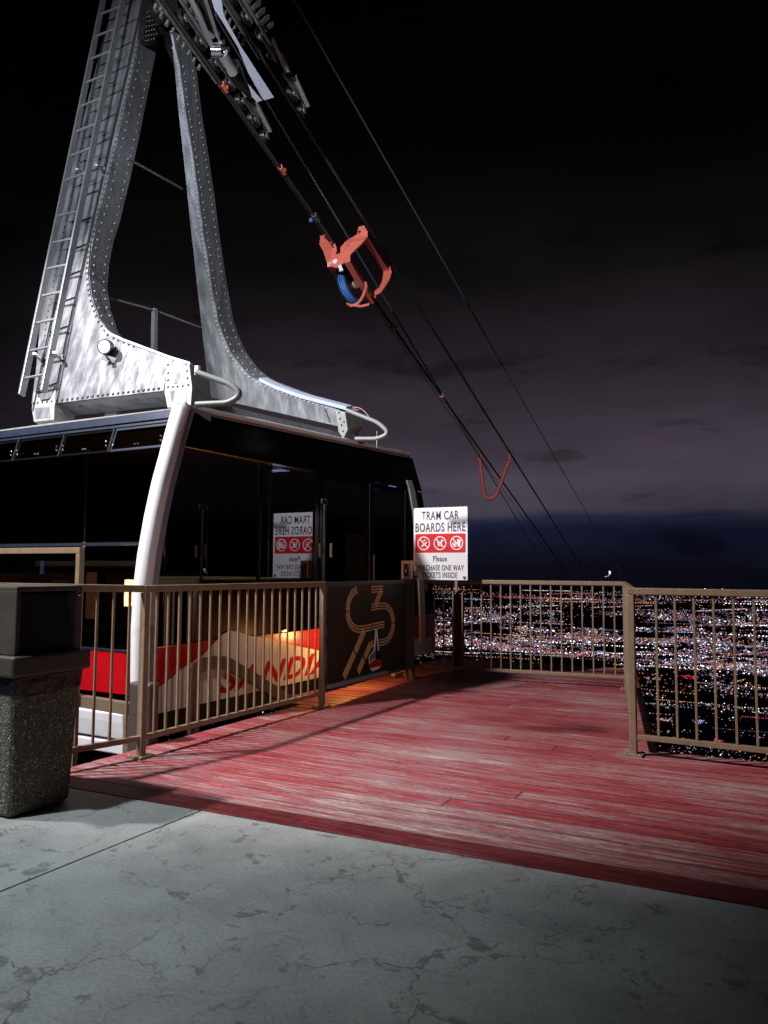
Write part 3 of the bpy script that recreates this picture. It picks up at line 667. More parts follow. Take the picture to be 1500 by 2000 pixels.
# near end wall in bands that follow the bulging profile
def endband(z0, z1, off, x0=XW, x1=XC-.07, th=.03, n=8):
    zs = [z0+(z1-z0)*k/n for k in range(n+1)]
    A = [Vector((x0, yn(z)+off, z)) for z in zs]; B = [Vector((x1, yn(z)+off, z)) for z in zs]
    b = MB(); k_ = n+1
    vs_ = A+B+[p+Vector((0, th, 0)) for p in A]+[p+Vector((0, th, 0)) for p in B]
    fs_ = []
    for i in range(n):
        fs_ += [(i, i+1, k_+i+1, k_+i), (2*k_+i, 3*k_+i, 3*k_+i+1, 2*k_+i+1), (i, 2*k_+i, 2*k_+i+1, i+1), (k_+i, k_+i+1, 3*k_+i+1, 3*k_+i)]
    fs_ += [(0, k_, 3*k_, 2*k_), (n, 2*k_+n, 3*k_+n, k_+n)]
    return b.add(vs_, fs_)
def zY(py, px=220): # height on the near end wall for a pixel row
    return atplane(px, py, (0, yn(1.2), 0), (0, 1, 0)).z
zl = zY(1062); zr1 = zY(1272); zr0 = zY(1353); 
endband(zl+.02, ztop-.30, .02, th=.012).build('end_window', GLASS, car)
endband(zr1+.015, zl-.02, .02, th=.012).build('lower_end_window', GLASS, car)
endband(zl-.012, zl+.012, .005).build('window_rail', BLUETR, car)
endband(zr0, zr1, .0, th=.04).build('red_end_panel', REDP, car)
endband(zr1+.001, zr1+.016, -.004, th=.03).build('sill', BLUETR, car)
# skirt and steps below
endband(zr0-.14, zr0-.002, .03, th=.05).build('lower_panel', BLACKP, car)
endband(zr0-.34, zr0-.145, -.03, th=.06, n=3).build('skirt', WHITEP, car, .01)
endband(zr0-.45, zr0-.36, -.04, th=.06, n=2).build('bumper', WHITEP, car, .01)
# header and vents
endband(ztop-.075, ztop-.0, -.015, x1=XC-.04, th=.08).build('header', BLUETR, car, .004)
endband(ztop-.105, ztop-.085, .0, th=.03).build('header_strip', BLUETR, car)
wv = 0.62
vz0, vz1 = ztop-.32, ztop-.115
xx = XC-.12; first = True
for i in range(5):
    x1_, x0_ = xx-i*wv, xx-(i+1)*wv+.012
    if x0_ < XW: x0_ = XW+.02
    b = MB(); y_ = (yn(vz0)+yn(vz1))/2
    fr = merge(endband(vz1-.018, vz1, .004, x0_, x1_, .02, 1), endband(vz0, vz0+.018, .004, x0_, x1_, .02, 1), endband(vz0+.019, vz1-.019, .004, x0_, x0_+.018, .02, 1), endband(vz0+.019, vz1-.019, .004, x1_-.018, x1_, .02, 1))
    o = fr.build('vent_window', BLUETR if i == 0 else BLACKP, car)
    endband(vz0+.019, vz1-.019, .012, x0_+.019, x1_-.019, .006, 1).build('pane', GLASS, o)
    b = MB()
    for fx in (.06, .5, .94):
        for s_ in (-.018, .018):
            xq = x0_+(x1_-x0_)*fx
            zq = vz0+.045
            if fx == .5: b.dome((xq+s_, yn(zq)-.004, zq), (0, -1, 0), .010)
            else: b.dome((xq, yn(zq)-.004, zq+.03+s_), (0, -1, 0), .010)
    b.build('fastener', CHROME, o)
    b = MB(); b.bar((x0_-.006, yn(vz1)-.006, vz1+.01), (x0_-.006, yn(vz0)-.006, vz0-.0), .012, .012, Yy); b.build('mullion', CHROME, car)
# corner pillar, white
path = [Vector((XC-.045, p.y+.01, p.z)) for p in prof]
b = MB(); b.tube(path, .07, 20); b.tube([path[0], path[0]+Vector((0, .02, .03))], .07, 20)
b.build('corner_pillar', WHITEP, car)
b = MB()
A = [Vector((XC+.012, yn(z)+.055, z)) for z in PZ]; B = [Vector((XC+.012, yn(z)+.11, z)) for z in PZ]
b.quadstrip(A, B, (-.05, 0, 0)); b.build('pillar_trim', mat('blue_grey_trim_light', (.30, .36, .46), .35, .3, .5, var=.2, vscale=9), car)
# other long side pillar (behind) and walls
b = MB(); b.tube([Vector((XW+.045, p.y+.01, p.z)) for p in prof], .07, 16); b.build('corner_pillar', WHITEP, car)
# side wall (plane XC): body below z_red, window glass above
zs_red = at(310, 1266, 0, XC).z; zs_bot = at(310, 1394, 0, XC).z
b = MB(); zb_ = [zs_bot, (zs_bot+zs_red)/2, zs_red]
pts = [Vector((XC, yn(z)+.11, z)) for z in zb_]+[Vector((XC, yf(z), z)) for z in reversed(zb_)]
b.prism(pts, (-.05, 0, 0)); b.build('side_panel', REDP, car)
def onS(px, py, off=0): return at(px, py, 0, XC+off)
def sidepoly(pts, off, m_, name, th=.002): return MB().prism([onS(x, y, off) for x, y in pts], (th, 0, 0)).build(name, m_, car)
zt2 = zs_red
def YS(px): return onS(px, 1200).y
mtn = [(307, 1345), (333, 1325), (358, 1304), (397, 1279), (420, 1254), (436, 1238), (450, 1232), (472, 1236), (492, 1243), (524, 1246), (540, 1254), (580, 1262), (640, 1274), (800, 1250), (843, 1243), (843, 1262)]
bot = [Vector((XC+.003, YS(843), zs_bot+.003)), Vector((XC+.003, onS(307, 1300).y+.0, zs_bot+.003))]
MB().prism([onS(x, y, .003) for x, y in mtn]+bot, (.002, 0, 0)).build('mountain_livery', LIVW, car)
sidepoly([(366, 1450), (370, 1330), (382, 1300), (405, 1283), (430, 1279), (455, 1290), (500, 1322), (545, 1352), (620, 1392), (600, 1400), (540, 1372), (490, 1345), (452, 1320), (430, 1312), (408, 1316), (392, 1330), (386, 1450)][1:-1], .0065, LIVB, 'brown_livery_band') if False else None
# curved stair handrail between railing and cabin
sr = empty('stair_handrail', (-4.05, 5.0, -.4), 'broad brown curved handrail rising between the railing and cabin side', 'handrail')
def ribbon3(px, x, w, m_, name, parent, th=.03):
    P = [at(a, c, 0, x) for a, c in px]; P = arcpath(P, .12, 6)
    b = MB(); A = []; B = []
    for i, p in enumerate(P):
        t_ = (P[min(i+1, len(P)-1)]-P[max(i-1, 0)]).normalized(); s_ = t_.cross(Vector((1, 0, 0)))
        A.append(p-s_*w/2); B.append(p+s_*w/2)
    b.quadstrip(A, B, (th, 0, 0)); return b.build(name, m_, parent)
BRN = mat('brown_handrail_paint', (.20, .145, .10), .45, 0, .4, var=.2, vscale=10)
ribbon3([(374, 1440), (376, 1302), (432, 1290), (520, 1342), (600, 1392)], -4.12, .10, BRN, 'rail', sr)
# lettering on the side
def axS(u_, w_):
    a = onS(428, 1373, .007); c = onS(640, 1318, .007)
    p = a.lerp(c, u_); return Vector((XC+.007, p.y, zs_bot+.05+w_*.21))
text('SANDIA', 'livery_lettering', REDP, car, 0, 1, 0, 1, 0, .03, .35, axes=axS)
# side glass with posts
zsill = zs_red+.012
def sideband(y0, y1, z0, z1, off, m_, name, th=.012):
    """panel on the side wall between two positions along it; None follows the end profile"""
    n = 8; zs = [z0+(z1-z0)*k/n for k in range(n+1)]
    a = [Vector((XC+off, (yn(z)+.11 if y0 is None else y0), z)) for z in zs]; c = [Vector((XC+off, (yf(z) if y1 is None else y1), z)) for z in zs]
    return MB().prism(a+list(reversed(c)), (-th, 0, 0)).build(name, m_, car)
ztp = ztop-.03
YD0 = YS(618); YD1 = YS(722)
HB = at(560, 907, 0, XC).z
# roof header band above the glass (black)
n = 1
b = MB(); y0h = yn(ztop-.2)+.10; y1h = yf(2.3)
b.prism([Vector((XC, yn(ztop-.05)+.10, ztop-.02)), Vector((XC, yn(HB-.02)+.11, HB-.02)), Vector((XC, yf(HB), HB+.02)), Vector((XC, farp[0].y, farp[0].z-.02))], (-.03, 0, 0)); b.build('header_panel', BLACKP, car)
sideband(None, YS(505), zsill, HB-.03, -.02, GLASS, 'side_window')
sideband(YS(508), YS(614), zsill, HB-.03, -.02, GLASS, 'side_window')
sideband(YS(505), YS(508), zsill, HB-.03, -.004, BLACKP, 'window_post', .03)
sideband(YS(614), YS(621), zs_red, HB-.0, -.004, BLACKP, 'window_post', .03)
def door(px0, px1):
    y0, y1 = YS(px0), YS(px1); z0, z1 = zs_red+.02, HB+.0
    fr = MB(); w_ = .05
    for (a, c, d, e) in ((y0, y0+w_, z0, z1), (y1-w_, y1, z0, z1), (y0+w_+.001, y1-w_-.001, z1-.06, z1), (y0+w_+.001, y1-w_-.001, z0, z0+.06)):
        fr.prism([(XC+.004, a, d), (XC+.004, c, d), (XC+.004, c, e), (XC+.004, a, e)], (-.035, 0, 0))
    o = fr.build('door', BLACKP, car)
    MB().prism([(XC-.012, y0+w_+.001, z0+.061), (XC-.012, y1-w_-.001, z0+.061), (XC-.012, y1-w_-.001, z1-.061), (XC-.012, y0+w_+.001, z1-.061)], (-.010, 0, 0)).build('door_glass', GLASS, o)
    MB().bar((XC+.03, y0+.03, 1.35), (XC+.03, y0+.03, .95), .015, .015, Xx).build('door_handle', STEEL, o)
    MB().prism([(XC+.006, y1-.006, z0), (XC+.006, y1+.006, z0), (XC+.006, y1+.006, z1-.02), (XC+.006, y1-.006, z1-.02)], (-.004, 0, 0)).build('door_seal', STEEL, o)
    return o
door(622, 720); door(723, 790)
# far end: orange-lit pale trim and black corner
tr = [(800, 938), (806, 960), (813, 1000), (818, 1050), (823, 1132), (826, 1200), (826, 1254)]
A = [onS(x-5, y, .012) for x, y in tr]; B = [onS(x+5, y, .012) for x, y in tr]
MB().quadstrip(A, B, (-.03, 0, 0)).build('pillar_trim', WHITEP, car)
sideband(YS(790)+.01, None, zsill, HB-.0, -.004, BLACKP, 'corner_panel', .04)
# roof
b = MB()
ys = [PY[0]+.0, 5.3, 6.3, 7.3, farp[0].y]
sec = []
for y_ in (PY[0]-.01, 5.2, 6.2, 7.2, farp[0].y+.0):
    zr = zroof(y_); sec.append([Vector((x, y_, zr+h)) for x, h in ((XC+.0, 0), (XC-.12, .008), (XC-.9, .012), (XC-1.65, .015), (XC-2.4, .012), (XW+.12, .008), (XW, 0), (XW, -.05), (XC, -.05))])
nn = len(sec[0]); vs_ = [v for s_ in sec for v in s_]
b.add(vs_, [(i*nn+k, i*nn+(k+1) % nn, (i+1)*nn+(k+1) % nn, (i+1)*nn+k) for i in range(len(sec)-1) for k in range(nn)]+[tuple(range(nn)), tuple(range(4*nn, 5*nn))])
b.build('roof', ALU2, car)
b = MB(); b.tube([Vector((XC-.005, PY[0]+.04, ztop+.022)), Vector((XC-.005, farp[0].y-.10, farp[0].z+.024)), Vector((XC-.01, farp[0].y-.02, farp[0].z+.005))], .024, 10); b.build('roof_edge_trim', WHITEP, car)
b = MB(); b.prism([(XC-.02, farp[0].y-.55, farp[0].z+.0), (XC-.02, farp[0].y-.12, farp[0].z+.012), (XC-.2, farp[0].y-.12, farp[0].z+.03), (XC-.2, farp[0].y-.55, farp[0].z+.03)], (0, 0, .03)); b.build('roof_cap', WHITEP, car, .01)
# far end wall and far flank, floor, interior
b = MB(); b.prism([(XC-.05, yf(2.3)-.06, 2.45), (XC-.05, yf(.3)-.03, .12), (XW, yf(.3)-.03, .12), (XW, yf(2.3)-.06, 2.45)], (0, .03, 0)); b.build('far_end_wall', BLACKP, car)
b = MB(); b.prism([(XW, yn(2.3), 2.38), (XW, yn(.3), .1), (XW, yf(.3), .1), (XW, yf(2.3), 2.5)], (.03, 0, 0)); b.build('flank_wall', BLACKM, car)
b = MB(); b.box(((XC+XW)/2, 6.3, .10), (3.1, 3.6, .05)); b.build('floor', BLACKM, car)
b = MB(); b.box(((XC+XW)/2, 6.3, 2.34), (3.0, 3.5, .02)); b.build('ceiling', mat('tan_ceiling', (.16, .10, .06), .5, 0, .4, var=.3, vscale=3), car)
b = MB(); b.box((XC-.035, 6.2, .0), (.05, 3.9, .2)); b.build('underbody', BLACKM, car)
# glowing panels added behind the glass for reflected lights, and ceiling tubes
WARM = emis('warm_cabin_glow', (1, .50, .16), 9); WHOT = emis('bright_cabin_glow', (1, .62, .26), 60); BLT = emis('cool_tube', (.65, .72, 1), 5); BLD = emis('dim_blue_tube', (.25, .33, 1), 1.2); OFF = emis('soft_glow_panel', (1, .36, .14), .9)
def inglow(px, py, w, h, m_, name, y=4.75):
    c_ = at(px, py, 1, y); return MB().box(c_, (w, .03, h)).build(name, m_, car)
inglow(252, 1158, .085, .235, WHOT, 'interior_glow', 4.9)
inglow(178, 1163, .10, .42, OFF, 'interior_glow_panel', 4.85)
inglow(118, 1138, .25, .05, emis('faint_glow_panel', (1, .32, .12), .35), 'interior_glow_panel', 5.0)
inglow(82, 1108, .02, .13, emis('faint_blue_glow', (.45, .6, 1), .9), 'interior_glow', 4.9)
c0 = at(530, 920, 0, XC-.9); c1_ = at(575, 917, 0, XC-.9); MB().bar(c0, c1_, .03, .03).build('ceiling_tube', BLT, car)
c0 = at(733, 954, 0, XC-.25); c1_ = at(795, 946, 0, XC-.25); MB().bar(c0, c1_, .03, .03).build('ceiling_tube', BLD, car)
l = bpy.data.lights.new('cabin_lamp_light', 'POINT'); l.energy = 34; l.color = (1, .55, .22); l.shadow_soft_size = .08
o = bpy.data.objects.new('cabin_lamp_light', l); C.objects.link(o); o.location = (-5.2, 5.15, 1.35)
for yb in (5.4, 6.9):
    b = MB(); b.box((-6.9, yb, .52), (.45, 1.2, .06)); b.box((-7.12, yb, .85), (.05, 1.2, .55)); b.build('bench', SEAT, car, .02)
    b = MB(); b.box((-6.9, yb, .30), (.40, 1.1, .36)); b.build('bench_base', BLACKM, car)
b = MB(); b.box((-4.55, 7.9, .9), (.35, .3, 1.4)); b.build('control_cabinet', SEAT, car, .02)
# interior posts and seats so that the glass has depth behind it
for (x_, y_) in ((-4.9, 5.0), (-4.9, 6.5), (-6.2, 5.2), (-6.2, 7.0)):
    MB().tube([(x_, y_, .12), (x_, y_, 2.33)], .018, 10).build('grab_pole', STEEL, car)

# ---- hanger: near and far riveted frames
def plN(px, py, off=0): # near frame plane, leaning back
    n_ = Vector((0, 1, -.28)).normalized(); return atplane(px, py, Vector((0, 4.66, 2.65))-n_*off, n_)
def plF(px, py, off=0):
    n_ = Vector((0, 1, .28)).normalized(); return atplane(px, py, Vector((0, 7.05, 2.75))-n_*off, n_)
NN = Vector((0, 1, -.28)).normalized(); NF = Vector((0, 1, .28)).normalized()
legL = [(232, -60), (222, 0), (190, 130), (157, 265), (124, 410), (98, 540), (81, 632), (72, 729), (64, 790)]
dkL = [(247, -60), (236, 20), (206, 155), (177, 290), (148, 430), (119, 560), (97, 650), (80, 735), (70, 790)]
dkR = [(294, -60), (277, 20), (248, 155), (216, 290), (184, 430), (156, 560), (135, 650), (118, 735), (108, 790)]
ridge = [(301, -60), (290, 10), (281, 44), (266, 115), (240, 240), (219, 330), (201, 402), (187, 445), (178, 490), (174, 537), (180, 580), (194, 622), (216, 652), (243, 664), (273, 675), (331, 697)]
def interp(pl, y):
    for (x0_, y0_), (x1_, y1_) in zip(pl[:-1], pl[1:]):
        if y0_ <= y <= y1_: return x0_+(x1_-x0_)*(y-y0_)/(y1_-y0_)
    return pl[-1][0] if y > pl[-1][1] else pl[0][0]
# near frame core box, extruded back
outline = [plN(x, y) for x, y in legL[:-1]]+[plN(66, 770), plN(105, 790), plN(321, 765), plN(331, 697)]+[plN(x, y) for x, y in reversed(ridge[:-1])]
b = MB(); b.prism(outline, NN*.24)
hanger = b.build('near_hanger_leg', ALU, car)
# rivets on the flange side, two rows
b = MB()
def walk(pl, step):
    P = [Vector((x, y)) for x, y in pl]; out = []; acc = 0
    for a, c in zip(P[:-1], P[1:]):
        l = (c-a).length; t_ = acc
        while t_ < l: out.append((a+(c-a)*t_/l, (c-a).normalized())); t_ += step
        acc = t_-l
    return out
for (p, t_) in walk(ridge[3:12], 17):
    q = plN(p.x, p.y); tt = (plN(p.x+t_.x*4, p.y+t_.y*4)-q).normalized(); nrm = tt.cross(NN)
    if nrm.x < 0: nrm = -nrm
    b.dome(q+NN*.05, nrm, .013); b.dome(q+NN*.19, nrm, .013)
b.build('flange_rivets', ALU2, hanger)
# dark recess sheet then panels and strips standing proud
b = MB(); b.quadstrip([plN(x, y, .001) for x, y in dkL], [plN(x, y, .001) for x, y in dkR], NN*-.003); b.build('panel_recess', GAP, hanger)
b = MB(); b.quadstrip([plN(x, y, .004) for x, y in legL], [plN(x-2, y, .004) for x, y in dkL], NN*-.014); b.build('edge_strip', ALU, hanger)
ysn = [-45, 4, 47, 92, 139, 186, 233, 280, 333, 380, 432, 485, 537, 589, 645, 700, 756]
k_ = 0
b = MB()
for a, c in zip(ysn[:-1], ysn[1:]):
    a2, c2 = a+2.5, c-2.5
    # joints rise to the right, following the leg's own square direction
    def sl_(y_): return 9 if y_ < 300 else 6
    xl0, xl1 = interp(dkL, a2)+2, interp(dkL, c2)+2; xr0, xr1 = interp(dkR, a2)-2, interp(dkR, c2)-2
    b.prism([plN(xl0, a2+sl_(a), .004), plN(xr0, a2-sl_(a), .004), plN(xr1, c2-sl_(c), .004), plN(xl1, c2+sl_(c), .004)], NN*-.012)
b.prism([plN(78, 762, .004), plN(107, 757, .004), plN(104, 772, .004), plN(96, 780, .004), plN(82, 782, .004), plN(76, 775, .004)], NN*-.012)
b.build('leg_panels', ALU, hanger)
# riveted strip along the ridge and the web plate
b = MB(); rs = [(x, y) for x, y in ridge if y < 470]; b.quadstrip([plN(x-1, y, .004) for x, y in rs], [plN(interp(dkR, y)+3, y, .004) for x, y in rs], NN*-.012)
web = [(interp(dkR, 475)+3, 475)]+[(x-1 if y < 640 else x, y+1) for x, y in ridge if y > 475]+[(321, 764), (106, 789), (120, 745)]+[(interp(dkR, y)+3, y) for y in (700, 640, 560)]
b.prism([plN(x, y, .004) for x, y in web], NN*-.012)
b.build('web_plate', ALU, hanger)
b = MB()
for (p, t_) in walk(ridge[:-1], 10.5):
    if p.y < 40: continue
    nx, ny = -t_.y, t_.x
    b.dome(plN(p.x+nx*5, p.y+ny*5, .016), -NN, .016)
for (p, t_) in walk([(112, 783), (312, 759)], 10): b.dome(plN(p.x, p.y, .016), -NN, .016)
for (p, t_) in walk(legL, 12): b.dome(plN(p.x+9, p.y, .019), -NN, .010)
b.build('web_rivets', DSTEEL, hanger)
b = MB(); fl_ = [(205, 640), (216, 650), (243, 662), (273, 673), (331, 695), (371, 707)]
b.quadstrip([plN(x, y, .03) for x, y in fl_], [plN(x, y+5, .03) for x, y in fl_], NN*.27); b.build('top_flange', BLUEB, hanger)
def knuckle(pl, outer, win, low, rv, n_, deep, parent, name='foot_casting'):
    o = MB().prism([pl(x, y, .020) for x, y in outer], n_*deep).build(name, ALU2, parent, .003)
    MB().prism([pl(x, y, .0215) for x, y in win], n_*.004-n_*.006).build('inset_plate', ALU, o)
    if low: MB().prism([pl(x, y, .0215) for x, y in low], n_*-.004).build('inset_plate', ALU, o)
    b = MB()
    for x, y in rv: b.dome(pl(x, y, .020), -n_, .012)
    b.build('bolts', DSTEEL, o); return o
knuckle(plN, [(327, 699), (369, 707), (375, 757), (372, 796), (327, 796), (321, 765)], [(335, 701), (359, 709), (358, 746), (352, 749), (337, 749)], [(332, 763), (363, 761), (365, 792), (336, 792)],
        [(328.5, y) for y in (713, 729, 743, 756)]+[(364, 711), (365.5, 725), (366.5, 739), (368, 752), (338, 756), (347, 755), (357, 754)], NN, .26, car)
knuckle(plN, [(66, 764), (62, 799), (66, 824), (105, 820), (106, 795), (109, 757), (96, 782), (80, 784), (74, 772)][::-1], [(68, 797), (96, 795), (98, 815), (70, 818)], None,
        [(66, 788), (74, 787), (83, 786), (92, 785), (101, 784)], NN, .24, car)
# work lamp and the keyhole in the web
wl = plN(207, 678, .09); axl = Vector((.35, -1, -.15)).normalized()
o = MB().disc(wl, axl, .068, .055, 26).build('work_lamp', DSTEEL, car)
MB().disc(wl+axl*.029, axl, .056, .006, 26).build('lamp_lens', mat('frosted_lens', (.85, .85, .80), .25), o)
b = MB(); b.bar(wl+Vector((0, .0, -.07)), plN(211, 702, .08), .02, .012, Xx); b.bar(plN(200, 697, .08), plN(226, 705, .02), .05, .010, NN); b.build('lamp_bracket', DSTEEL, o)
kx, ky = 230, 696
b = MB(); kh = [(kx+9.5*math.cos(a*math.pi/10), ky+12*math.sin(a*math.pi/10)) for a in range(20)]
b.prism([plN(x, y, .0165) for x, y in kh], NN*-.0015); b.prism([plN(x, y, .0185) for x, y in ((219, 704), (227, 704), (227, 718), (219, 718))], NN*-.0015); b.build('keyhole_opening', GAP, car)
# far frame
rF = [(336, 60), (342, 93), (351, 127), (363, 222), (373, 280), (386, 366), (398, 457), (412, 547), (426, 625), (437, 657), (451, 688), (477, 723), (497, 739), (513, 748), (588, 776), (664, 801)]
lF = [(331, 60), (337, 85), (341, 130), (349, 220), (361, 330), (372, 440), (383, 540), (392, 620), (397, 667), (403, 720), (408, 775)]
b = MB(); b.prism([plF(x, y) for x, y in lF]+[plF(458, 787), plF(659, 832)]+[plF(x, y) for x, y in reversed(rF)], NF*.28)
far = b.build('far_hanger_leg', ALU, car)
b = MB()
for (p, t_) in walk(rF[1:], 9.0):
    nx, ny = -t_.y, t_.x; b.dome(plF(p.x+nx*4.5, p.y+ny*4.5, .0), -NF, .014)
for (p, t_) in walk(rF[2:14], 15):
    q = plF(p.x, p.y); tt = (plF(p.x+t_.x*4, p.y+t_.y*4)-q).normalized(); nrm = tt.cross(NF)
    if nrm.x < 0: nrm = -nrm
    b.dome(q+NF*.06, nrm, .013); b.dome(q+NF*.22, nrm, .013)
b.build('web_rivets', ALU2, far)
b = MB(); fl_ = [(506, 741), (540, 757), (588, 774), (676, 797)]
b.quadstrip([plF(x, y-3, .02) for x, y in fl_], [plF(x, y+4, .02) for x, y in fl_], NF*.14); b.build('top_flange', BLUEB, far)
knuckle(plF, [(655, 801), (674, 806), (679, 839), (670, 857), (661, 843)], [(625, 793), (632, 795), (643, 822), (636, 820)], None, [(662, 806), (664, 818), (667, 830), (670, 842), (672, 824)], NF, .34, car)
b = MB(); b.bar((XC-.25, 4.95, zroof(4.9)+.10), (XC-.25, 7.2, zroof(7.2)+.10), .16, .10); b.bar((XC-1.3, 4.95, zroof(4.9)+.10), (XC-1.3, 7.2, zroof(7.2)+.10), .16, .10); b.build('roof_beam', ALU2, car, .005)
# gusset linking the leg heads, flat plate facing the deck, thick
XG = plN(285, 60).x+.03
def onX(px, py, x): return at(px, py, 0, x)
gus = [(300, -60), (291, 0), (283, 48), (281, 76), (290, 86), (298, 88), (304, 80), (306, 72), (313, 67), (324, 71), (334, 84), (342, 100), (350, 122), (356, 138), (369, 137), (366, 105), (359, 75), (350, 55), (335, 45), (322, 33), (313, 12), (310, -60)]
b = MB(); b.prism([onX(x, y, XG) for x, y in gus], (-.10, 0, 0)); gsp = b.build('gusset_plate', DSTEEL, car)
b = MB()
for r_ in range(7):
    for c_ in range(4+(r_ % 2)):
        x, y = 286+c_*5.3+(r_*-.5), 24+r_*9.3-c_*1.2
        if y < 82: b.dome(onX(x+2, y, XG), (1, 0, 0), .012)
for r_ in range(12):
    for c_ in range(3):
        x, y = 343+r_*1.3+c_*4.8+(r_ % 2)*2.2, 64+r_*6.1+c_*2.5
        if y < 134: b.dome(onX(x, y, XG), (1, 0, 0), .012)
b.build('bolts', STEEL, gsp)
b = MB(); rim = [(311, -30), (314, 10), (322, 30), (334, 42), (350, 52)]; b.quadstrip([onX(x, y, XG+.03) for x, y in rim], [onX(x+3, y-3, XG+.03) for x, y in rim], (-.14, 0, 0)); b.build('gusset_lip', ALU2, gsp)
# ladder on the near leg
lad_l = [(214, -60), (200, 60), (165, 215), (130, 360), (97, 500), (70, 620), (42, 772)]
lad_r = [(252, -60), (240, 30), (213, 150), (184, 285), (158, 400), (130, 520), (110, 640), (85, 765)]
def plL(px, py): return plN(px, py, .17)
la = ORG[car]
b = MB()
for pts_, w_ in ((lad_l, 0), (lad_r, 0)):
    P = [plL(pts_[0][0], pts_[0][1]), plL(pts_[-1][0], pts_[-1][1])]
    b.bar(P[0], P[1], .024, .065, NN)
lad = b.build('ladder', LADD, car, .003)
LA, LB = plL(*lad_l[0]), plL(*lad_l[-1]); RA, RB = plL(*lad_r[0]), plL(*lad_r[-1])
def xonline(A_, B_, y):
    return A_[0]+(B_[0]-A_[0])*(y-A_[1])/(B_[1]-A_[1])
rungs = [-20, 21, 64, 108, 154, 200, 250, 297, 345, 417, 470, 521, 574, 627, 681, 735]
for y in rungs:
    tr_ = (y+60)/(832.0)
    a = LA.lerp(LB, 0); xl_ = xonline(lad_l[0], lad_l[-1], y+6); xr_ = xonline(lad_r[0], lad_r[-1], y-4)
    MB().tube([plL(xl_, y+ (7 if y < 400 else 4)), plL(xr_, y-(9 if y < 400 else 5))], .013, 8).build('rung', LADD, lad)
for (px, py) in ((67, 690), (106, 688), (150, 330), (188, 322)):
    b = MB(); a = plL(px, py); c_ = plN(px+15, py+14, .016); b.bar(a, c_, .03, .02, Z); b.box(c_, (.03, .012, .10)); b.build('ladder_bracket', LADD, lad)
# bumper tubes on the frame ends
def ubar(pts_, r=.021):
    return MB().tube(arcpath([plx(*p) for p in pts_], .07, 8), r, 12).build('bumper_bar', GREYP, car)
def plx(px, py): return atplane(px, py, (0, 4.62, 0), (-.22, 1, 0))
ubar([(384, 727), (452, 751), (472, 771), (448, 787), (383, 790)])
def plx(px, py): return atplane(px, py, (0, 6.95, 0), (-.15, 1, 0))
ubar([(677, 801), (740, 826), (760, 846), (738, 857), (694, 857)])
# knuckle cheek plates (dark sides)
def plq(px, py): return atplane(px, py, plN(372, 760), (-1, .55, 0))
# lifting ring, mast and cable on the roof
c_ = at(685, 862, 1, 7.2); b = MB(); b.tube([c_+Vector((math.cos(a*math.pi/12)*.075, 0, math.sin(a*math.pi/12)*.09)) for a in range(0, 13)], .016, 10); b.build('lifting_ring', CHROME, car)
b = MB(); b.tube([at(736, 842, 1, 7.4), at(736, 874, 1, 7.4)], .006, 8); b.build('aerial', STEEL, car)
b = MB(); b.tube(arcpath([at(676, 796, 1, 7.1), at(705, 795, 1, 7.1), at(724, 818, 1, 7.1)], .1, 8), .005, 6); b.build('looped_wire', mat('pink_wire', (.4, .22, .26), .5), car)
MB().box(at(364, 727, 1, 4.60)+Vector((.12, 0, 0)), (.035, .03, .075)).build('roof_marker', WHITEP, car)
# roof guard rail and stay
b = MB(); p0 = at(205, 580, 1, 6.6); p1 = at(302, 606, 1, 6.0)
ra, rb, rc = at(200, 578, 0, -6.2), at(302, 606, 0, -6.2), at(392, 640, 0, -6.2)
b.tube([ra, rb, rc], .012, 8); b.bar(at(302, 603, 0, -6.2), at(302, 700, 0, -6.2)-Z*.5, .05, .05, Yy); b.build('roof_guard_rail', GREYP, car)
b = MB(); b.tube([at(250, 310, 0, -6.2), at(356, 369, 0, -6.2)], .015, 8); b.build('stay_bar', STEEL, car)

# ------------------------------------------------------------------ ROPES
def ropepts(p0, d0, v, dmin, dmax, n=60):
    out = []
    for k in range(n+1):
        d = 1/(1/dmin+(1/dmax-1/dmin)*k/n)
        out.append(atd(v[0]+(p0[0]-v[0])*d0/d, v[1]+(p0[1]-v[1])*d0/d, d))
    return out
class Rope:
    def __init__(s, p0, d0, v): s.p0, s.d0, s.v = p0, d0, v
    def at(s, d): return atd(s.v[0]+(s.p0[0]-s.v[0])*s.d0/d, s.v[1]+(s.p0[1]-s.v[1])*s.d0/d, d)
    def d_of_x(s, x): return s.d0*(s.p0[0]-s.v[0])/(x-s.v[0])
    def dir(s): return (s.at(20)-s.at(10)).normalized()
RA_ = Rope((337, 30), 6.8, (1315, 1412)); RB_ = Rope((462, 30), 7.1, (1330, 1418)); RH = Rope((430, 45), 7.7, (1300, 1500)); RT = Rope((575, 0), 16, (1345, 1352)); RG = Rope((395, 120), 7.2, (1306, 1416))
def rope(rp_, dmin, dmax, r, m_, name, label, group=None):
    P = [rp_.at(1/(1/dmin+(1/dmax-1/dmin)*k/40)) for k in range(41)]
    o = MB().tube(P, r, 8).build(name, m_); return tag(o, label, 'cable', group)
GC = 'steel ropes of the tramway'
rope(RA_, 5.2, 900, .021, ROPE, 'track_rope', 'left hand thick dark track rope descending beneath the orange spacer frame', GC)
rope(RB_, 5.4, 900, .021, ROPE, 'track_rope', 'thick dark track rope holding the upper right ear of the orange spacer', GC)
rope(RH, 6.3, 900, .014, HAUL, 'haul_rope', 'pale bluish haul rope running down to the blue wheel of the orange spacer', GC)
rope(RT, 9, 1200, .024, mat('bright_distant_rope', (.6, .72, .9), .4, .2), 'distant_rope', 'lone thin rope crossing the open sky apart from the others', GC)
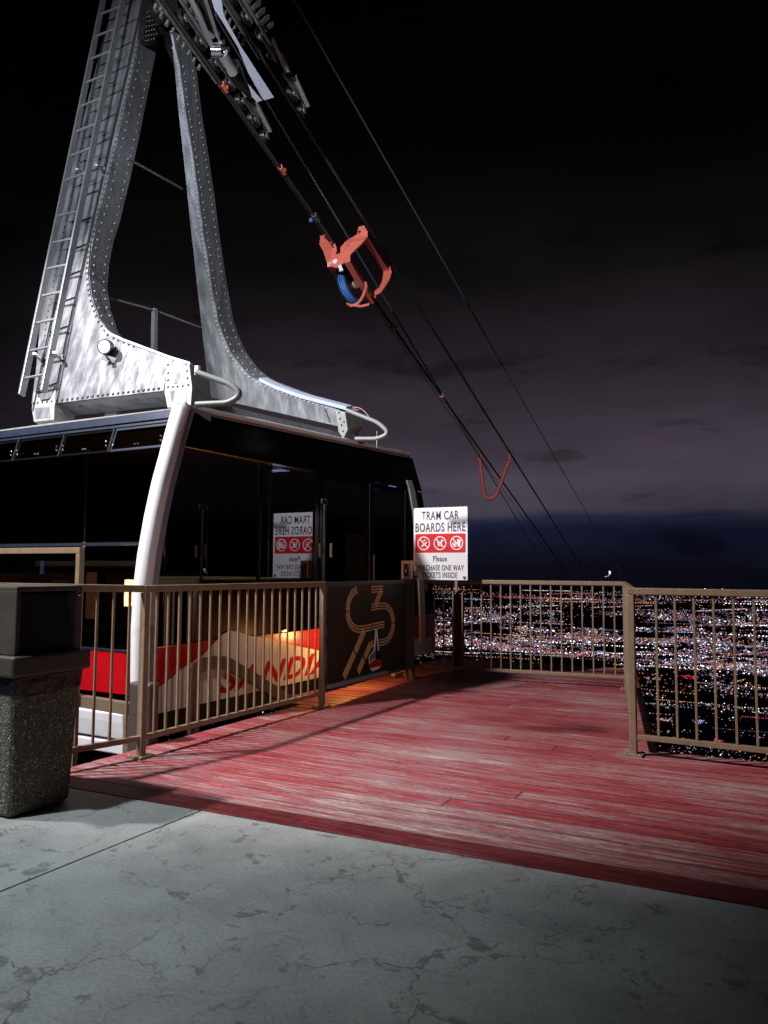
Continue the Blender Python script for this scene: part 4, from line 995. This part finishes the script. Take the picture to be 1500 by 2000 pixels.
rope(RG, 5.6, 60, .006, ROPE, 'signal_wire', 'hair thin dark wire sagging just below the thick left rope', GC)
for i, (x_, lb) in enumerate(((437, 'red clip high on the left rope beside the carriage'), (551, 'red clip on the left rope above the blue tagged clamp'), (767, 'pinkish clip on the dark rope just below the orange spacer'), (865, 'small pale clip on the dark rope midway to the orange loop'))):
    d = RA_.d_of_x(x_); p = RA_.at(d); dr = RA_.dir(); b = MB(); b.tube([p-dr*.05*(d/8), p+dr*.05*(d/8)], .034*(1 if d < 12 else 1.25), 10); b.dome(p+Rv*.03, Rv, .03)
    tag(b.build('rope_clip', ORNG if i < 2 else mat('faded_pink_paint', (.5, .25, .26), .5)), lb, 'clip', 'clips on the track rope')
d = RA_.d_of_x(617); p = RA_.at(d); dr = RA_.dir()
t = empty('rope_clamp', p, 'small grey clamp with blue tag on the rope above the orange spacer', 'clamp')
MB().bar(p-dr*.07, p+dr*.07, .07, .05).build('jaw', STEEL, t, .004); MB().box(p-Rv*.06-Uv*.03, (.05, .03, .05)).build('tag', BLUEP, t, .006)
# orange spacer with sheave: two plates on parallel spars
sp = empty('rope_spacer', RB_.at(10), 'orange red spacer frame with blue grooved wheel holding the ropes apart', 'rope spacer')
dsp = 10.0; ndir = (RA_.dir()+RB_.dir()).normalized()
def onP(px, py, base): return atplane(px, py, base, ndir)
bA = RB_.at(RB_.d_of_x(711)); bB = RB_.at(RB_.d_of_x(762))
# head plate (nearer to us up the rope)
head = [(625, 460), (639, 458), (641, 470), (655, 476), (658, 488), (655, 497), (664, 494), (665, 482), (676, 470), (697, 458), (700, 443), (711, 440), (718, 452), (714, 466), (705, 476), (686, 494), (674, 510), (657, 523), (645, 519), (637, 509), (631, 490), (624, 478)]
q = MB().prism([onP(x, y, bA) for x, y in head], ndir*.03).build('head_plate', ORNG, sp, .004)
b = MB(); b.disc(onP(655, 511, bA)-ndir*.004, ndir, .035, .012, 16); b.build('pin', WHITEP, q)
MB().disc(onP(702, 453, bA)-ndir*.002, ndir, .02, .012, 12).build('pin', DSTEEL, q)
b = MB(); b.prism([onP(x, y, bA-ndir*.0) for x, y in ((660, 518), (666, 516), (670, 527), (663, 530))], ndir*.02); b.build('white_link', WHITEP, sp)
tail = [(762, 520), (765, 531), (761, 545), (747, 566), (733, 580), (722, 596), (716, 592), (722, 577), (741, 560), (746, 548), (749, 530), (752, 513)]
MB().prism([onP(x, y, bB) for x, y in tail], ndir*.03).build('tail_plate', ORNG, sp, .004)
def spar(p, q, w=.05): return MB().bar(onP(*p, bA), onP(*q, bB), w*1.9, .085, Rv)
spar((712, 458), (754, 524), .045).build('spar', ORNG, sp, .003); spar((678, 506), (726, 588), .05).build('spar', ORNG, sp, .003); spar((645, 516), (668, 548), .035).build('spar', ORNG, sp, .003)
b = MB(); hoop = [(714, 552), (716, 560), (708, 582), (698, 594), (686, 598), (678, 592)]
P = arcpath([atplane(x, y, (bA+bB)/2, ndir) for x, y in hoop], .08, 6); b.tube(P, .022, 10); b.tube(arcpath([atplane(x, y, (bA+bB)/2, ndir) for x, y in ((690, 596), (706, 599), (722, 594))], .1), .02, 8); b.build('guard_hoop', ORNG, sp)
cw = atplane(686, 560, (bA+bB)/2, ndir); axw = (Rv*.80-Fv*.52+Uv*.28).normalized()
w1 = MB().disc(cw, axw, .225, .10, 34); w1 = w1.build('sheave', BLUEP, sp)
b = MB(); b.disc(cw+axw*.056, axw, .205, .010, 34); b.disc(cw-axw*.058, axw, .250, .014, 34); b.build('sheave_cheek', DSTEEL, w1)
b = MB()
for k in range(-1, 2): 
    b.tube([cw+axw*(k*.032)+ (axw.orthogonal().normalized()*math.cos(a*math.pi/16)+axw.cross(axw.orthogonal().normalized())*math.sin(a*math.pi/16))*.236 for a in range(33)], .006, 6, cap=False)
b.build('groove_ring', mat('light_blue_liner', (.10, .28, .75), .4), w1)
MB().disc(cw+axw*.068, axw, .06, .03, 18).build('hub', EBOX, w1)
# orange loop further down
lp = empty('rope_loop', RB_.at(17), 'orange U shaped bar slung between two ropes down the line', 'rope hanger')
dl_ = RB_.d_of_x(994); base = RB_.at(dl_)
P = arcpath([onP(x, y, base) for x, y in ((937, 897), (946, 968), (958, 976), (970, 966), (994, 900))], .22, 8)
MB().tube(P, .046, 12).build('bar', ORNG, lp)
for x, y in ((938, 893), (995, 893)): MB().bar(onP(x, y-6, base), onP(x, y+12, base), .05, .05, Fv).build('clamp', ORNG, lp, .005)

def absorb(dst, src):
    """put a pattern of small pieces (rivets, teeth) into the mesh of the plate that carries it"""
    bm = bmesh.new(); bm.from_mesh(dst.data); n0 = len(bm.faces); bm.from_mesh(src.data); bm.faces.ensure_lookup_table()
    k_ = len(dst.data.materials)
    for f in bm.faces[n0:]: f.material_index = k_
    bm.to_mesh(dst.data); bm.free(); dst.data.materials.append(src.data.materials[0]); bpy.data.objects.remove(src)
for p_ in (hanger, far):
    for ch in list(p_.children):
        if 'rivets' in ch.name: absorb(p_, ch)
# ------------------------------------------------------------------ RUNNING GEAR
def carriage(rp_, dA, dB, label, fins_side, nwheel, upper=True):
    dr = rp_.dir(); up = (Z-dr*Z.dot(dr)).normalized(); lt = dr.cross(up).normalized()
    if lt.x < 0: lt = -lt
    A = rp_.at(dA); B = rp_.at(dB); ln = (B-A).length
    t = empty('running_carriage', A, label, 'carriage', 'wheeled carriages riding the track ropes')
    def P(s, u_, v_): return A+dr*s+up*u_+lt*v_
    # toothed heavy beam in the upper part
    l1 = ln*.40
    b = MB(); b.prism([P(-.3, .06, fins_side*.10), P(l1, .05, fins_side*.10), P(l1-.08, .30, fins_side*.10), P(-.3, .38, fins_side*.10)], lt*fins_side*.03); plate = b.build('side_plate', STEEL, t, .004)
    b = MB(); b.prism([P(-.3, .04, -fins_side*.06), P(l1+.1, .03, -fins_side*.06), P(l1, .13, -fins_side*.06), P(-.3, .16, -fins_side*.06)], -lt*fins_side*.02)
    b.build('side_plate', STEEL, t, .004)
    b = MB(); nf = 9
    for i in range(nf):
        s = -.2+(l1+.1)*i/nf; b.prism([P(s, .06, fins_side*.135), P(s+.04, .06, fins_side*.135), P(s+.085, .16, fins_side*.17), P(s+.06, .20, fins_side*.18), P(s+.03, .16, fins_side*.17)], lt*fins_side*.018)
        b.tube([P(s+.02, .02, -fins_side*.09), P(s+.02, -.03, -fins_side*.10)], .018, 8)
    absorb(plate, b.build('jaw_teeth', STEEL, t))
    for i in range(3):
        s = -.15+l1*.36*i; MB().tube([P(s, .36, 0), P(s+.16, .34, 0)], .055, 14).build('spring_housing', STEEL, t)
        MB().tube([P(s+.17, .34, 0), P(s+.21, .335, 0)], .035, 12).build('spring_cap', LADD, t)
    pass
    # rocker arms with wheels along the rope
    for i in range(nwheel):
        s = ln*(.05+.92*i/(nwheel-1)); r_ = .085 if i < nwheel-1 else .075
        w = MB().disc(P(s, r_+.022, 0), lt, r_, .06, 24).build('wheel', DSTEEL, t)
        MB().disc(P(s, r_+.022, .034), lt, .035, .02, 14).build('hub', STEEL, w)
    n2 = nwheel//2
    for i in range(n2):
        s0 = ln*(.05+.92*(2*i)/(nwheel-1)); s1 = ln*(.05+.92*(2*i+1)/(nwheel-1)) if 2*i+1 < nwheel else s0+.1
        b = MB(); b.prism([P(s0-.06, .08, .045), P(s1+.06, .08, .045), P(s1+.0, .14, .045), P((s0+s1)/2, .25, .045), P(s0, .14, .045)], lt*.016)
        b.disc(P((s0+s1)/2, .20, .06), lt, .03, .03, 14)
        b.build('rocker_arm', STEEL, t, .003)
        if 2*i+2 < nwheel:
            b = MB(); b.bar(P((s0+s1)/2, .20, .085), P(s1+.22, .12, .085), .03, .045, lt); b.build('link_bar', LADD, t, .003)
    b = MB(); b.tube(arcpath([P(ln*.55, .24, .03), P(ln*.60, .33, .03), P(ln*.8, .24, .03), P(ln, .10, .03)], .05), .012, 8); b.build('guard_rod', LADD, t)
    return t
carriage(RA_, RA_.d_of_x(345), RA_.d_of_x(520), 'wheeled carriage on the left rope close to the hanger head', 1, 7)
carriage(RB_, RB_.d_of_x(440), RB_.d_of_x(592), 'wheeled carriage on the right rope ending in a small guide wheel', 1, 7)
# pale blue beams and the haul rope socket between the carriages
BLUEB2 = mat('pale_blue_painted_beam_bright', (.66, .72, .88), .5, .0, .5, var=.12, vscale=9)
bb = empty('carriage_beam', atd(440, 20, 7), 'pale blue tapering beams between the two wheeled carriages', 'beam')
dH = RH.dir(); upH = (Z-dH*Z.dot(dH)).normalized()
RQ = Rope((430, 45), 6.9, (1300, 1500))
def onQ(px, py, off=0):  # plane containing the rope direction and roughly facing down to us
    n_ = (upH*.8-Rv*.6).normalized(); n_ = (n_-dH*n_.dot(dH)).normalized(); return atplane(px, py, RQ.at(6.9)-n_*(.22-off), n_)
nQ = (upH*.8-Rv*.6); nQ = (nQ-dH*nQ.dot(dH)).normalized()
MB().prism([onQ(x, y) for x, y in ((398, -60), (424, -60), (437, 30), (470, 90), (535, 190), (516, 196), (490, 150), (470, 100), (440, 50), (424, 25))], nQ*.05).build('beam', BLUEB2, bb)
MB().prism([onQ(x, y) for x, y in ((479, 158), (490, 170), (512, 196), (502, 200), (484, 180))], nQ*.05).build('beam', BLUEB2, bb)
o = MB().prism([onQ(x, y, .07) for x, y in ((360, -40), (405, -40), (432, 85), (412, 92))], nQ*.06).build('trough', DSTEEL, bb)
MB().prism([onQ(x, y, .03) for x, y in ((352, -40), (359, -40), (419, 90), (412, 93))], nQ*.04).build('trough_lip', LADD, bb)
MB().prism([onQ(x, y, .03) for x, y in ((388, -40), (392, -40), (432, 84), (428, 88))], nQ*.04).build('trough_lip', LADD, bb)
b = MB(); b.bar(onQ(413, 92, .03), onQ(433, 84, .03), .03, .03); b.tube([onQ(372, -10, .02), onQ(392, 32, .02), onQ(404, 60, .02), onQ(416, 72, .02)], .016, 8, rr=[.014, .022, .012, .02]); b.build('trough_rod', LADD, bb)
b = MB(); b.disc(onQ(424, 100, .0), Rv, .06, .09, 20); b.disc(onQ(436, 104, .0), Rv, .05, .04, 20); b.build('socket_pin', CHROME, bb)
b = MB(); b.tube([onQ(434, 105, -.02), onQ(448, 128, -.02), onQ(456, 142, -.02)], .05, 14, rr=[.055, .045, .05]); b.build('socket', ALU2, bb)
b = MB(); b.tube([onQ(452, 130, .03), onQ(470, 160, .03), onQ(488, 186, .03)], .05, 14, rr=[.09, .06, .03]); b.build('socket_sleeve', DSTEEL, bb)
# head pulley by the gusset
hd = empty('hanger_head', at(330, 0, 0, XG), 'round steel pivot bearing at the head of the hanger', 'pivot')
c_ = onX(327, 14, XG+.12)
b = MB(); b.disc(c_, (1, -.25, 0), .12, .10, 30); b.build('bearing', CHROME, hd); b = MB(); b.disc(c_-Vector((.06, 0, 0)), (1, -.25, 0), .20, .08, 34); b.build('housing', DSTEEL, hd)
b = MB(); b.tube([c_+Vector((.04, 0, 0))+Vector((0, math.cos(a*math.pi/14)*.15, math.sin(a*math.pi/14)*.15)) for a in range(29)], .012, 8, cap=False); b.build('collar', STEEL, hd)

# ------------------------------------------------------------------ dock ironwork beside the cabin
df = empty('dock_frame', (-4.6, 3.75, 0), 'beige angle steel frame standing behind the railing in front of the windows', 'frame')
YDK = 3.86
a = at(-40, 1079, 1, YDK); c_ = at(157, 1075, 1, YDK); d_ = at(157, 1300, 1, YDK)
b = MB(); b.bar((a.x-.3, YDK, c_.z), (c_.x+.02, YDK, c_.z), .045, .045, Z); b.build('cross_rail', BEIGE, df, .004)
b = MB(); b.bar((c_.x, YDK, c_.z-.024), (c_.x, YDK, -.3), .045, .045, Yy); b.build('upright', BEIGE, df, .004)
db = empty('dock_beam', (-4.3, 3.8, 0), 'brown steel dock beam below the red end panel of the cabin', 'beam')
z_ = at(200, 1372, 1, 3.90).z
b = MB(); b.bar((-6, 3.90, z_+.03), (at(256, 1372, 1, 3.90).x, 3.90, z_-.02), .05, .085, Z); b.build('beam', BRN, db, .004)
xb = at(248, 1400, 1, 3.88).x
b = MB(); b.bar((xb, 3.90, z_-.07), (xb, 3.90, -.35), .05, .06, Yy); b.build('leg', BRN, db, .004)
ftr = empty('fender_box', at(282, 1440, 2, 0), 'upright brown rubber fender box behind the railing foot of the white pillar', 'fender')
fA = at(262, 1330, 1, 3.86); fB = at(300, 1445, 1, 3.86)
b = MB(); b.box(((fA.x+fB.x)/2, 3.86, (fA.z-.25)/2), (fB.x-fA.x, .10, fA.z+.25)); b.build('box', mat('brown_grey_rubber', (.075, .06, .055), .5, 0, .4, var=.2, vscale=8), ftr, .02, 3)
# dark posts beyond the far railing
for px, lb in ((896, 'dark brown timber post standing behind the far railing right of the sign'),):
    p = at(px, 1300, 1, 8.3); t = empty('timber_post', (p.x, p.y, 0), lb, 'post'); MB().box((p.x, p.y, .42), (.10, .10, .86)).build('post', mat('dark_timber', (.05, .03, .02), .7, 0, .3, var=.3, vscale=12), t, .006); MB().box((p.x, p.y, .865), (.12, .12, .03)).build('cap', MAT['dark_timber'], t)
# little lamp on the far railing
p = at(1191, 1127, 1, 7.85); t = empty('marker_lamp', p, 'tiny lit white lamp on the far railing near the corner', 'lamp')
MB().tube(arcpath([p+Vector((-.05, 0, 0)), p+Vector((-.01, 0, .01)), p+Vector((0, 0, .03))], .02), .005, 8).build('stem', EBOX, t); MB().disc(p+Vector((0, 0, .045)), (0, 0, 1), .008, .03, 10).build('bulb', emis('lit_bulb', (1, .85, .85), 1.6), t)
# warm lamp low beside the cabin door
lp_ = empty('door_lamp', (-3.98, 6.55, .75), 'warm amber bulkhead lamp hidden low between gate and cabin door', 'lamp')
MB().box((-3.98, 6.55, .38), (.05, .12, .06)).build('housing', DSTEEL, lp_, .004)
MB().bar((-3.98, 6.55, .35), (-3.98, 6.55, 0), .025, .025, Yy).build('stem', DSTEEL, lp_)
l = bpy.data.lights.new('door_lamp_light', 'POINT'); l.energy = 17; l.color = (1, .40, .11); l.shadow_soft_size = .04
o = bpy.data.objects.new('door_lamp_light', l); C.objects.link(o); o.location = (-3.93, 6.55, .50)
